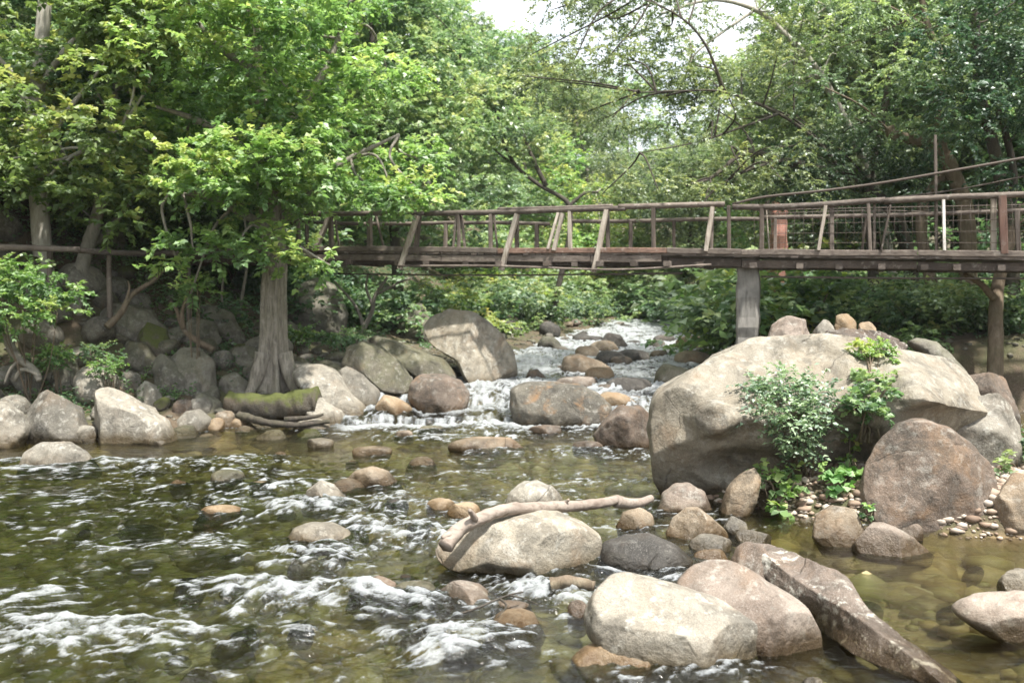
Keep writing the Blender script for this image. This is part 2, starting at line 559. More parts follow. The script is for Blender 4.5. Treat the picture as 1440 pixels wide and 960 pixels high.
ROCKS = []     # (x, y, rx, ry, wl) of the stones standing in the water


def rock(label, outl, mat, by=None, z0=None, depth=.42, lean=.10, sub=5, cuts=6, seed=1, amp=.045, dents=None, name='boulder', cat='boulder', group=None, D=None, ext=.12, full=.82, wet=True, facets=None):
    O = np.array(outl, float)
    py = by if by is not None else O[:, 1].max()
    pxc = (O[:, 0].min() + O[:, 0].max()) / 2
    wpx = O[:, 0].max() - O[:, 0].min()
    if D is None:
        d_ = ray(pxc, py)
        ys = np.linspace(4.5, 60, 2400)
        zs = CAMZ + d_[2] / d_[1] * ys
        hit = zs <= np.maximum(ground_h(d_[0] / d_[1] * ys, ys, False), zw(ys))
        Df = float(ys[int(np.argmax(hit))])
    else:
        Df = D
        z = at(pxc, py, D)[2]
    hpx = O[:, 1].max() - O[:, 1].min()
    W = min(wpx, 1.9 * hpx) * Df / F
    dep = depth * W
    Dc = Df + dep * .7
    Q = np.array([at(a, b, Dc) for a, b in O])[:, [0, 2]]
    lo, hi = Q.min(0), Q.max(0)
    H = hi[1] - lo[1]
    low = Q[:, 1] < lo[1] + .25 * H
    Q[low, 1] -= ext * H + .05
    c = (Q.min(0) + Q.max(0)) / 2
    # radial outline
    dense = []
    for i in range(len(Q)):
        a, b = Q[i], Q[(i + 1) % len(Q)]
        for t in np.linspace(0, 1, 24, endpoint=False):
            dense.append(a + (b - a) * t)
    dense = np.array(dense) - c
    th = np.arctan2(dense[:, 1], dense[:, 0]); rr = np.hypot(dense[:, 0], dense[:, 1])
    grid = np.linspace(-math.pi, math.pi, 361)
    o_ = np.argsort(th)
    rad = np.interp(grid, th[o_], rr[o_], period=2 * math.pi)
    k = np.hanning(13); k /= k.sum()
    rad = np.convolve(np.concatenate([rad[-7:-1], rad, rad[1:7]]), k, 'valid')
    S, Fq = ico(sub)
    rg = np.random.default_rng(seed * 7 + 3)
    # a random turn keeps the sphere's poles from lining up
    T = np.arctan2(S[:, 2], S[:, 0]); rho = np.hypot(S[:, 0], S[:, 2]) ** full
    r = np.interp(T, grid, rad)
    V = np.stack([rho * r * np.cos(T), np.sign(S[:, 1]) * np.abs(S[:, 1]) ** .85 * dep, rho * r * np.sin(T)], 1)
    size = math.sqrt(W * max(H, .05)) 
    V[:, 1] *= 1 + .35 * noise3(np.stack([V[:, 0] / size * 1.6, V[:, 2] / size * 1.6, np.full(len(V), seed * 3.1)], 1), seed)
    V[:, 1] += lean * V[:, 2] * np.where(V[:, 2] > 0, 1.0, .4)
    # planar faces
    ns = []
    for q in range(cuts):
        n = np.array((rg.normal(0, .75), -1 if q % 3 < 2 else rg.uniform(.3, 1), rg.uniform(-.15, 1.1)))
        ns.append((n / np.linalg.norm(n), rg.uniform(.66, .88)))
    for fx in (facets or []):
        n = np.array(fx[:3], float); ns.append((n / np.linalg.norm(n), fx[3]))
    for n, f in ns:
        s = V @ n
        lim = s.max() * f
        over = s > lim
        V[over] -= np.outer((s[over] - lim) * .96, n)
    for (dx, dy, ra, rb, am) in (dents or []):
        q = at(dx, dy, Dc)[[0, 2]] - c
        e = np.sqrt(((V[:, 0] - q[0]) / (ra * Dc / F)) ** 2 + ((V[:, 2] - q[1]) / (rb * Dc / F)) ** 2)
        V[:, 1] += am * sstep(1.15, .45, e) * (V[:, 1] < dep * .3)
    # weathering
    nrm = V / (np.linalg.norm(V / np.array((W / 2, dep, H / 2 + 1e-6)), axis=1)[:, None] * np.array((W / 2, dep, H / 2)) + 1e-9)
    nrm = V / (np.linalg.norm(V, axis=1)[:, None] + 1e-9)
    base = np.array((c[0], Dc, c[1]))
    d = fbm(V / size * 1.7 + seed * 5.3, 3, seed) * amp * 1.2 + fbm(V / size * 6 + seed, 4, seed + 9) * amp * .38
    if sub > 6: d += fbm(V / size * 15, 3, seed + 31) * amp * .16 + np.minimum(0, fbm(V / size * 4.5 + 9, 3, seed + 14, ridged=True) - .1) * amp * .3
    if amp > .04:
        d += np.minimum(0, fbm(V / size * 2.3 + seed, 2, seed + 4, ridged=True) - .2) * amp * .5
    V = V + nrm * (d * size)[:, None]
    o = mesh_obj(name, V, Fq, RM[mat])
    o.location = base
    o['wl'] = float(zw(Dc)) if wet else -100.0
    tag(o, label, cat, group)
    if wet: ROCKS.append((c[0], Dc, W / 2 if wpx < 1.9 * hpx else wpx * Df / F / 2, dep, float(zw(Df))))
    return o


def ell(x0, y0, x1, y1, skew=0.0, n=12, p=.8):
    """rounded outline filling a pixel box; skew pulls the summit sideways"""
    out = []
    for k in range(n):
        a = 2 * math.pi * k / n
        c_, s_ = math.cos(a), math.sin(a)
        u = math.copysign(abs(c_) ** p, c_); v = math.copysign(abs(s_) ** p, s_)
        x = (x0 + x1) / 2 + u * (x1 - x0) / 2
        if v > 0: x += skew * v * (x1 - x0) / 2
        out.append((x, (y0 + y1) / 2 - v * (y1 - y0) / 2))
    return out


# ---- left shore
rock('pale grey rock cut off by the left picture edge at the shore', [(-60, 575), (-20, 563), (8, 566), (26, 578), (38, 602), (28, 622), (-10, 630), (-60, 630)], 'pale', seed=3)
rock('tall grey rock with a grooved face leaning left on the shore', [(34, 605), (40, 575), (52, 553), (68, 545), (92, 552), (112, 580), (130, 610), (124, 621), (60, 623), (36, 622)], 'grey', seed=4, depth=.4, cuts=3, facets=[(.5, -1, .7, .62)])
rock('large flat-faced pale boulder with a sloping top on the left shore', [(128, 575), (126, 552), (138, 540), (165, 552), (200, 572), (232, 592), (251, 612), (249, 622), (190, 623), (136, 622)], 'pale', seed=5, depth=.34, full=.7, cuts=0, facets=[(-.15, -1, .15, .60), (.25, -.35, 1, .62), (-1, -.6, 0, .8)])
rock('low rounded brown-grey boulder in the water, nearest the left edge', [(27, 655), (36, 634), (58, 621), (92, 622), (122, 638), (142, 655), (140, 662), (80, 664), (30, 662)], 'grey', seed=6, depth=.42)
rock('faceted grey stone with a dark underside, right of the flat-faced boulder', [(239, 594), (252, 579), (278, 575), (298, 590), (294, 607), (250, 611)], 'grey', seed=7, sub=4, cuts=6)
rock('large rounded dark grey boulder back in the left jumble', [(232, 500), (248, 488), (280, 490), (298, 508), (304, 540), (292, 556), (262, 556), (238, 530)], 'shade', z0=.35, seed=8)
rock('slanting grey slab leaning on the rounded dark grey boulder', [(213, 506), (222, 493), (246, 510), (268, 535), (264, 556), (224, 554)], 'shade', by=556, z0=.3, seed=9, sub=4, cuts=5)
rock('small rounded grey stone above the large flat-faced pale boulder', ell(165, 521, 198, 547), 'grey', by=549, z0=.28, seed=10, sub=4)
rock('pale slanting stone behind the large flat-faced pale boulder', [(190, 548), (203, 534), (222, 546), (237, 566), (225, 572), (196, 566)], 'pale', by=572, z0=.25, seed=11, sub=4)
rock('rounded grey boulder left of the thick trunk', [(306, 545), (314, 527), (336, 523), (353, 540), (352, 553), (318, 556)], 'shade', z0=.3, seed=12, sub=4)
rock('grey stone tucked behind the thick trunk on its left', ell(320, 486, 364, 514), 'shade', by=516, z0=.8, seed=13, sub=4)
rock('small dark stone pressed against the left side of the thick trunk', ell(342, 508, 366, 532), 'shade', by=534, z0=.55, seed=14, sub=4)
rock('flat dark slab lying across small stones left of the mossy log', [(268, 556), (284, 551), (310, 566), (320, 578), (304, 580), (280, 566)], 'shade', by=582, z0=.18, seed=15, sub=4, depth=.6)
for (b, m, l, sd) in [((243, 561, 272, 584), 'brown', 'brownish stone above the faceted grey stone', 16), ((264, 559, 298, 584), 'grey', 'smooth grey oval stone under the flat dark slab', 17),
                      ((302, 576, 330, 600), 'tan', 'tan stone at the left end of the mossy log', 18), ((316, 588, 348, 606), 'ochre', 'wet ochre stone at the waterline below the mossy log', 19),
                      ((290, 587, 316, 610), 'ochre', 'orange stone at the waterline right of the faceted grey stone', 20), ((317, 568, 338, 584), 'pale', 'small pale pebble-shaped stone touching the mossy log', 21),
                      ((283, 541, 309, 563), 'shade', 'rounded olive stone above the flat dark slab', 22), ((100, 598, 136, 622), 'grey', 'dark stone wedged between the two largest left shore rocks', 23)]:
    rock(l, ell(*b), m, z0=.04, seed=sd, sub=4, name='stone', cat='stone', cuts=3)
for (o_, m, l, sd) in [([(404, 450), (412, 405), (440, 388), (470, 398), (490, 440), (486, 470), (420, 474)], 'shade', 'dark boulder in the shade right of the thick trunk, under the bridge', 150), ([(486, 430), (500, 402), (540, 396), (560, 420), (556, 452), (500, 456)], 'shade', 'dark boulder in the shade further right under the bridge', 151),
                       ([(286, 440), (300, 428), (325, 440), (346, 470), (338, 482), (300, 470)], 'shade', 'slanting dark slab behind the left jumble', 152), ([(140, 440), (165, 424), (210, 436), (236, 466), (226, 480), (160, 476)], 'shade', 'broad dark slab in deep shade high on the left bank', 153),
                       ([(192, 470), (208, 452), (232, 462), (250, 492), (240, 502), (200, 500)], 'moss', 'mossy rock high in the left jumble', 154), ([(160, 500), (178, 478), (206, 484), (222, 512), (210, 524), (170, 522)], 'olive', 'olive rock in the left jumble above the round stones', 155),
                       ([(252, 466), (270, 446), (300, 452), (312, 478), (300, 490), (262, 488)], 'shade', 'rounded dark rock at the top of the left jumble', 156), ([(60, 520), (76, 500), (104, 506), (118, 536), (104, 546), (66, 544)], 'shade', 'dark rock in the soil behind the tall grooved rock', 157)]:
    rock(l, o_, m, seed=sd, cuts=5, amp=.06, wet=False)
# ---- slabs right of the trunk
rock('whitish sloping slab beside the thick trunk, running into the water', [(411, 522), (424, 511), (452, 512), (470, 522), (490, 546), (516, 570), (536, 586), (520, 592), (486, 588), (446, 562), (418, 540)], 'pale', by=592, z0=.05, seed=30, depth=.35, cuts=3)
rock('dark grey rough slab overlying the whitish sloping slab', [(474, 520), (486, 514), (512, 526), (533, 548), (534, 570), (516, 574), (492, 548)], 'grey', by=580, z0=.2, seed=31, sub=4)
rock('pale lower slab at the foot of the whitish sloping slab', [(426, 562), (446, 556), (480, 578), (500, 598), (470, 604), (436, 598)], 'pale', by=604, z0=0, seed=32, sub=4, depth=.5)
rock('grey lichened boulder sloping right, above the dark rough slab', [(480, 512), (488, 487), (508, 479), (536, 486), (562, 508), (592, 540), (584, 551), (548, 550), (500, 532)], 'olive', by=556, z0=.36, seed=33, cuts=3)
rock('long low slab between the lichened boulder and the giant split boulder', [(514, 476), (530, 471), (580, 489), (625, 504), (643, 518), (638, 528), (600, 530), (550, 512)], 'olive', by=534, z0=.6, seed=34, depth=.5)
rock('small white stone between the long low slab and the round boulder', ell(583, 512, 607, 530), 'pale', by=532, z0=.5, seed=35, sub=4, name='stone', cat='stone')
rock('giant angular boulder with pale seams on the left bank of the rapids', [(594, 464), (606, 444), (634, 436), (666, 438), (690, 456), (706, 474), (727, 498), (729, 522), (722, 540), (690, 543), (664, 536), (640, 505), (610, 486)], 'big', by=545, z0=.50, seed=36, depth=.45, cuts=1, facets=[(.6, -1, .25, .55), (-.5, -1, .55, .62), (.8, -.7, -.5, .75)], sub=6)
rock('dark shaded boulder behind the giant angular boulder', [(556, 440), (570, 426), (596, 428), (608, 450), (602, 474), (566, 474)], 'shade', by=478, z0=1.1, seed=37)
rock('smooth round brown boulder standing at the left of the cascade', [(576, 558), (578, 538), (594, 528), (624, 527), (650, 534), (662, 552), (656, 574), (636, 584), (600, 583), (582, 574)], 'brown', by=586, z0=.06, seed=38, cuts=1, full=.75)
rock('wet rust-coloured rock left of the round brown boulder', [(526, 572), (540, 556), (562, 558), (582, 576), (574, 592), (540, 592)], 'ochre', by=592, z0=.06, seed=39, sub=4)
rock('grey water-worn stone at the foot of the dark rough slab', ell(534, 540, 560, 560), 'grey', by=562, z0=.3, seed=40, sub=4, name='stone', cat='stone')
# ---- around the cascade
rock('large smooth dark grey and orange boulder right of the cascade', [(718, 574), (720, 548), (736, 537), (780, 539), (812, 541), (838, 552), (858, 572), (858, 588), (840, 602), (780, 605), (738, 600), (722, 590)], 'shadeorange', by=606, z0=.02, seed=41, depth=.40, cuts=2, facets=[(.35, -1, .5, .75)], sub=6)
rock('red-brown sloping boulder between the smooth boulder and the huge boulder', [(834, 612), (846, 594), (872, 571), (900, 569), (917, 584), (920, 628), (880, 632), (842, 628)], 'brown', by=634, z0=0, seed=42, cuts=3)
rock('small brown rock at the foot of the red-brown boulder', ell(804, 620, 852, 638, -.1), 'brown', seed=43, sub=4, name='stone', cat='stone')
rock('low dark stone under the large smooth dark grey and orange boulder', ell(742, 597, 796, 615), 'brown', seed=44, sub=4, name='stone', cat='stone')
rock('flat wet brown rock with water washing over it below the cascade', ell(628, 614, 742, 640), 'tan', by=638, seed=45, sub=5, depth=.5, name='stone', cat='stone')
rock('small purple-grey stone in white water left of the cascade', ell(553, 605, 583, 620), 'pink', seed=46, sub=4, name='stone', cat='stone')
rock('submerged round stone under smooth water below the cascade', ell(586, 598, 628, 614), 'olive', seed=47, sub=4, name='stone', cat='stone')
# ---- upstream
UP = [('long orange-tan boulder midstream above the smooth dark grey boulder', [(788, 520), (794, 502), (812, 497), (846, 508), (862, 520), (850, 532), (800, 530)], 'tan'),
      ('ochre boulder touching the long orange-tan boulder', ell(822, 515, 864, 542), 'ochre'), ('pointed grey rock upstream just left of the smooth boulder', [(732, 538), (744, 520), (756, 519), (774, 536), (768, 542), (740, 542)], 'brown'),
      ('pinkish flat rock behind the large smooth boulder', ell(780, 529, 846, 552), 'pink'), ('dark wet boulder midstream, the widest black one', ell(850, 530, 917, 556), 'dark'),
      ('dark smooth boulder in white water further upstream', ell(864, 491, 914, 514), 'dark'), ('small wet stone left of the dark smooth boulder', ell(858, 500, 890, 518), 'brown'),
      ('round tan boulder near the far left bank', ell(808, 486, 844, 506), 'tan'), ('angular black boulder at the far bend', [(846, 480), (854, 468), (872, 470), (888, 488), (880, 494), (850, 494)], 'dark'),
      ('round orange boulder at the far right of the rapids', ell(950, 472, 993, 497), 'ochre'), ('tan oval boulder below the round orange one', ell(947, 493, 1003, 520), 'tan'),
      ('blocky olive boulder left of the grey square post', [(918, 545), (922, 524), (934, 510), (960, 516), (992, 524), (1006, 540), (990, 552), (946, 552)], 'olive'),
      ('slanted grey boulder at the foot of the square post', [(986, 516), (1004, 500), (1026, 488), (1040, 492), (1040, 522), (1000, 526)], 'olive'), ('flat pale boulder behind the slanted grey one', ell(996, 474, 1040, 494), 'pale'),
      ('wet white-topped rock far upstream in the middle', ell(908, 477, 936, 493), 'grey'), ('black wet rock beside the white-topped rock', ell(918, 470, 950, 486), 'dark'),
      ('tan boulder in the gap right of the large smooth boulder', [(836, 560), (852, 550), (880, 555), (898, 566), (890, 578), (850, 580)], 'ochre'), ('small tan stone at the right of the gap boulder', ell(878, 556, 904, 572), 'tan'),
      ('small dark stones edge beside the blocky olive boulder', ell(912, 546, 938, 560), 'dark'), ('blue-grey small stone right of the dark wet boulder', ell(932, 540, 952, 554), 'grey'),
      ('red stone between the widest black boulder and the ochre boulder', ell(838, 540, 868, 556), 'brown'), ('tan low rock right of midstream white water', ell(914, 492, 940, 508), 'tan'),
      ('dark long rock below the far bend', ell(812, 472, 852, 486), 'dark'), ('black stone in white water far right', ell(880, 478, 902, 490), 'dark'), ('tiny dark rock on the left of the white water', ell(782, 513, 804, 524), 'brown')]
for i, (l, o_, m) in enumerate(UP):
    by = max(p_[1] for p_ in o_)
    rock(l, o_, m, by=by, seed=50 + i, sub=5 if o_[-1][0] - o_[0][0] > 50 else 4, cuts=2, depth=.42, name='boulder' if i < 15 else 'stone', cat='boulder' if i < 15 else 'stone')
# ---- giant boulder and its neighbours
rock('huge cream-brown boulder with plants growing on it at right', [(914, 600), (918, 570), (932, 548), (975, 528), (1020, 500), (1075, 477), (1130, 471), (1190, 474), (1250, 486), (1320, 500), (1372, 508), (1398, 522), (1402, 545), (1385, 580), (1350, 620), (1290, 650), (1180, 672), (1060, 680), (985, 690), (935, 693), (920, 665)], 'big', by=697, z0=.03, seed=81, depth=.44, cuts=0, sub=7, amp=.04, ext=.05, full=.70, lean=.30,
     facets=[(-.85, -1, .25, .74), (-.1, -.55, 1, .60), (.55, -.6, 1, .66), (.5, -1, -.1, .70), (-.35, -1, -.75, .56), (.45, -1, -.8, .56), (.0, -1, .2, .78)],
     dents=[(1055, 650, 80, 34, .22), (1165, 640, 60, 80, .45), (1214, 530, 26, 70, .13), (1150, 520, 45, 40, .16), (985, 580, 30, 30, -.16), (1300, 540, 90, 30, -.12), (1095, 600, 40, 30, .2)])
rock('smooth pale lower boulder supporting the huge boulder at its right end', [(1330, 600), (1360, 566), (1398, 545), (1425, 560), (1434, 600), (1428, 640), (1395, 656), (1345, 650)], 'pale', by=660, z0=.25, seed=82)
rock('rough tan rock on top behind the huge boulder', [(1074, 476), (1086, 456), (1108, 443), (1132, 450), (1148, 474), (1140, 482), (1082, 482)], 'pink', D=13.0, wet=False, seed=83, ext=.5, cuts=5, amp=.06)
rock('small angular grey rock beside the rough tan rock', ell(1143, 449, 1174, 472), 'grey', D=13.1, wet=False, seed=84, ext=.6, sub=4, cuts=5)
rock('orange-tan pointed rock on top behind the huge boulder', [(1170, 460), (1178, 442), (1190, 438), (1204, 452), (1206, 464), (1180, 466)], 'ochre', D=13.2, wet=False, seed=85, ext=.7, sub=4, cuts=5, amp=.06)
rock('small ochre stone right of the orange-tan pointed rock', ell(1208, 452, 1232, 466), 'ochre', D=13.2, wet=False, seed=86, ext=.8, sub=4)
rock('long flat brown slab lying on the back of the huge boulder', [(1150, 466), (1172, 458), (1230, 464), (1270, 480), (1310, 498), (1290, 502), (1230, 488), (1170, 476)], 'slab', D=12.7, wet=False, seed=87, ext=.5, depth=.6, cuts=4)
rock('grey wedge slab right of the long flat brown slab', [(1276, 482), (1292, 474), (1320, 480), (1362, 502), (1350, 510), (1300, 500)], 'shade', D=12.9, wet=False, seed=88, ext=.6, sub=4)
rock('dark brown shadowed boulder behind the right end of the huge boulder', [(1362, 520), (1378, 504), (1404, 506), (1426, 530), (1432, 556), (1410, 566), (1376, 560)], 'brown', D=14.2, wet=False, seed=89, ext=.95)
rock('dark speckled boulder with a rounded peak in front of the huge boulder', [(1214, 690), (1222, 655), (1245, 618), (1275, 596), (1305, 591), (1335, 600), (1365, 630), (1390, 660), (1398, 695), (1394, 728), (1350, 742), (1290, 748), (1240, 738), (1216, 718)], 'brown', by=750, z0=.10, seed=90, cuts=2, sub=6, depth=.40, wet=False, facets=[(-.45, -1, .5, .76), (.6, -1, .35, .74)])
rock('rusty round boulder cut off by the right picture edge', [(1397, 700), (1404, 672), (1425, 664), (1460, 670), (1480, 700), (1478, 740), (1420, 746), (1402, 732)], 'tan', by=748, z0=.10, seed=91, wet=False)
# ---- stones at the foot of the huge boulder
rock('pinkish pointed stone left under the huge boulder', [(918, 716), (932, 695), (952, 681), (970, 679), (990, 692), (1007, 716), (1000, 728), (930, 726)], 'pink', by=728, z0=.04, seed=92, cuts=4)
rock('leaning grey-brown rock under the huge boulder', [(1007, 722), (1024, 690), (1044, 664), (1062, 655), (1072, 668), (1064, 704), (1042, 730), (1014, 732)], 'tan', by=734, z0=.1, seed=93, cuts=3)
rock('triangular tan stone with one lit face, front of the pinkish pointed stone', [(936, 752), (948, 730), (966, 715), (984, 714), (1002, 726), (1024, 752), (1018, 764), (980, 770), (944, 764)], 'tan', by=770, z0=0, seed=94, cuts=1, facets=[(-.8, -1, .7, .62), (.8, -1, .2, .66)])
rock('small grey stone between the triangular tan stone and the gravel', ell(1017, 725, 1051, 757), 'grey', by=758, z0=.06, seed=95, sub=4, name='stone', cat='stone')
rock('flat grey oval stone on the edge of the gravel', ell(1034, 743, 1088, 767), 'grey', by=767, z0=.03, seed=96, sub=4, name='stone', cat='stone')
rock('blue-grey stone sitting on an orange wet stone', ell(969, 751, 1030, 783), 'grey', by=784, z0=0, seed=97, sub=5, name='stone', cat='stone')
rock('half-drowned orange stone under the blue-grey stone', ell(975, 772, 1028, 796), 'ochre', by=794, z0=-.02, seed=98, sub=4, name='stone', cat='stone')
rock('dark wet boulder with a sheet of water sliding over it', [(838, 785), (850, 766), (880, 754), (915, 752), (950, 766), (974, 786), (966, 802), (910, 810), (860, 806)], 'dark', by=810, z0=0, seed=99, cuts=0, depth=.5)
rock('brown stone half in water between the log tip and the triangular stone', [(866, 740), (876, 720), (898, 713), (918, 722), (922, 744), (900, 754), (872, 752)], 'tan', by=754, z0=0, seed=100, sub=4)
rock('broken tan rock on the gravel spit', [(1138, 752), (1150, 726), (1172, 709), (1200, 716), (1216, 742), (1210, 764), (1160, 768)], 'tan', by=768, z0=.02, seed=101, cuts=5)
rock('low pinkish rock running from the gravel into the still pool', [(1196, 756), (1216, 738), (1246, 736), (1280, 752), (1318, 772), (1308, 779), (1240, 778), (1204, 772)], 'pink', by=780, z0=0, seed=102, cuts=4, depth=.5)
rock('small upright grey-pink stone on the low pinkish rock', ell(1268, 735, 1298, 762), 'pink', by=764, z0=.05, seed=103, sub=4, name='stone', cat='stone')
# ---- foreground
rock('big rounded boulder in midstream carrying the driftwood log', [(615, 778), (622, 756), (650, 738), (700, 726), (745, 722), (786, 724), (820, 738), (845, 756), (846, 774), (822, 804), (790, 816), (720, 812), (655, 800), (622, 790)], 'big', by=818, z0=0, seed=110, cuts=1, sub=6, depth=.42, facets=[(.75, -1, .1, .74), (-.2, -1, -.5, .8)])
rock('pale rounded boulder behind the driftwood log', [(706, 712), (716, 692), (736, 679), (756, 676), (778, 684), (796, 704), (792, 722), (712, 722)], 'pale', by=730, z0=0, seed=111, cuts=1, depth=.4)
rock('yellowish wet rock left behind the driftwood log', ell(598, 700, 640, 728), 'ochre', by=728, z0=0, seed=112, sub=4)
rock('low ochre stone under the left end of the driftwood log', ell(628, 706, 676, 734), 'ochre', by=736, z0=0, seed=113, sub=4, name='stone', cat='stone')
rock('pale egg-shaped stone alone in the stream, rounder than its neighbours', [(424, 706), (432, 688), (450, 676), (468, 681), (488, 702), (490, 714), (450, 717), (427, 714)], 'pale', by=717, seed=114, cuts=2)
rock('tan sunlit stone upstream of the pale egg-shaped stone', [(486, 676), (500, 662), (522, 656), (546, 663), (571, 682), (560, 687), (494, 686)], 'tan', by=688, seed=115, cuts=1)
rock('long low whitish stone below the pale egg-shaped stone', [(402, 758), (412, 742), (436, 735), (464, 736), (496, 750), (520, 764), (505, 770), (430, 769)], 'pale', by=770, seed=116, cuts=1)
rock('ochre drowned rock breaking the white water at left of centre', ell(404, 786, 474, 818), 'ochre', by=812, seed=117, sub=5)
rock('wet brown rock at the lower edge of the white water', [(484, 844), (500, 825), (530, 811), (556, 816), (566, 846), (520, 854)], 'brown', by=852, seed=118)
rock('wet olive rock wedged between the brown rock and the broad grey stone', ell(548, 818, 618, 856), 'olive', by=854, seed=119)
rock('broad low grey stone with a forked twig on it', [(600, 850), (610, 828), (640, 818), (672, 824), (704, 846), (740, 862), (700, 870), (630, 868)], 'pink', by=868, seed=120, depth=.5)
rock('pale foreground boulder with a thin crack, the largest near the bottom', [(820, 872), (832, 838), (856, 816), (886, 811), (930, 824), (985, 840), (1035, 856), (1066, 876), (1080, 905), (1070, 930), (1030, 948), (975, 950), (915, 930), (860, 910), (828, 896)], 'pale', by=952, z0=0, seed=121, cuts=0, sub=6, depth=.40, facets=[(-.1, -.5, 1, .72), (.9, -1, .1, .72), (-.3, -1, .1, .78)])
rock('tan boulder behind the largest pale foreground boulder', [(950, 826), (975, 802), (1000, 793), (1030, 794), (1060, 806), (1095, 828), (1130, 850), (1150, 886), (1158, 912), (1130, 924), (1060, 915), (990, 870)], 'pink', by=926, z0=0, seed=122, cuts=1, sub=6, depth=.36, facets=[(-.2, -.5, 1, .72), (.7, -1, .0, .7)])
rock('smooth orange-cream stone in front of the largest pale boulder', [(802, 930), (822, 913), (860, 900), (892, 896), (914, 908), (934, 930), (936, 946), (900, 954), (830, 946)], 'ochre', by=956, z0=0, seed=123, cuts=1, sub=5, facets=[(-.2, -1, .9, .72)])
rock('small dark stone in the splash left of the largest pale boulder', ell(797, 844, 828, 882), 'brown', by=882, seed=124, sub=4, name='stone', cat='stone')
rock('flat pale rock half in the still pool at the right edge', [(1342, 862), (1358, 848), (1390, 839), (1440, 836), (1500, 836), (1500, 900), (1430, 900), (1370, 884)], 'pink', by=902, z0=0, seed=125, cuts=2, depth=.45)
rock('small pale rock above the flat pale rock at the right edge', ell(1404, 800, 1470, 836), 'pale', by=836, z0=0, seed=126)
rock('grey stone tip showing at the bottom edge of the pool', ell(1128, 952, 1160, 974), 'grey', by=972, seed=127, sub=4, name='stone', cat='stone')
rock('tiny brown stone poking up from the shallow riffle', ell(592, 876, 612, 896), 'brown', by=896, seed=128, sub=4, name='stone', cat='stone')
for (b, m, l, sd) in [((428, 616, 470, 630), 'pale', 'small pale stone breaking the calm pool on the left', 130), ((494, 627, 552, 642), 'tan', 'low tan stone in the calm pool left of the flat brown rock', 131),
                      ((350, 676, 384, 692), 'tan', 'small tan stone in the left riffle', 132), ((280, 710, 340, 734), 'ochre', 'brown drowned stone in the dark left water', 133),
                      ((210, 618, 232, 626), 'grey', 'tiny stone in the pool by the left shore', 134), ((540, 702, 575, 722), 'dark', 'dark wet stone in white water left of the yellowish rock', 135),
                      ((570, 738, 606, 756), 'olive', 'olive wet stone in the riffle beside the carrying boulder', 136), ((296, 660, 344, 684), 'olive', 'water-covered stone in the left riffle', 137),
                      ((690, 845, 750, 872), 'pink', 'pinkish wet stone right of the broad grey stone', 138), ((0, 690, 0, 0), '', '', 0)]:
    if m: rock(l, ell(*b), m, seed=sd, sub=4, name='stone', cat='stone', cuts=2)


# ---- the long sharp slab leaning out of the pool (own geometry: upper face, bevelled edge, undercut face)
def long_slab():
    top = [(1060, 764), (1090, 767), (1120, 778), (1147, 789), (1190, 812), (1214, 844), (1260, 884), (1306, 920), (1372, 972)]      # far edge of the upper face
    edge = [(1075, 778), (1100, 800), (1131, 822), (1165, 843), (1199, 863), (1245, 896), (1290, 930), (1325, 962), (1350, 985)]      # near edge, bleached
    foot = [(1050, 790), (1080, 814), (1104, 842), (1145, 882), (1170, 900), (1196, 916), (1250, 944), (1306, 968), (1340, 994)]     # undercut
    Ye = np.linspace(7.35, 5.35, 9); Yt = Ye + np.linspace(.55, .38, 9); Yf = Ye + .12
    A = np.array([at(*p_, y) for p_, y in zip(top, Yt)]); B = np.array([at(*p_, y) for p_, y in zip(edge, Ye)]); C = np.array([at(*p_, y) for p_, y in zip(foot, Yf)])
    Dk = (A + C) / 2 + np.array((.22, .30, -.26))
    n = 120
    A, B, C, Dk = (smooth_line(q, n) for q in (A, B, C, Dk))
    seg = 20
    V = []
    for k in range(n):
        ring = [A[k], B[k], C[k], Dk[k]]
        for q in range(4):
            for t in np.linspace(0, 1, seg, endpoint=False):
                V.append(ring[q] * (1 - t) + ring[(q + 1) % 4] * t)
    V = np.array(V); m = 4 * seg
    idx = np.arange(n * m).reshape(n, m)
    Fq = np.stack([idx[:-1].ravel(), np.roll(idx, -1, 1)[:-1].ravel(), np.roll(idx, -1, 1)[1:].ravel(), idx[1:].ravel()], 1)
    c = V.mean(0)
    ctr = np.repeat(V.reshape(n, m, 3).mean(1), m, 0)
    nr = V - ctr; nr /= np.linalg.norm(nr, axis=1)[:, None]
    V = V + nr * (fbm(V * 3.2, 3, 3) * .035 + fbm(V * 13, 3, 4) * .012 + np.round(fbm(V * 2.1, 2, 6) * 5) / 5 * .025)[:, None]
    faces = [tuple(f) for f in Fq] + [tuple(range(m)), tuple((n - 1) * m + j for j in range(m))[::-1]]
    o = mesh_obj('leaning_rock', V - c, faces, RM['slab'])
    o.location = c; o['wl'] = 0.0
    tag(o, 'long sharp purple-brown slab with a bleached edge, tilted into the pool', 'rock slab')
    ROCKS.append((c[0], c[1], .5, 1.2, 0.0))


long_slab()
rock('rounded brown rock end under the raised tip of the long slab', [(1029, 790), (1036, 772), (1052, 763), (1074, 768), (1096, 796), (1110, 830), (1100, 850), (1060, 830)], 'brown', by=850, z0=0, seed=140, cuts=2, depth=.45)


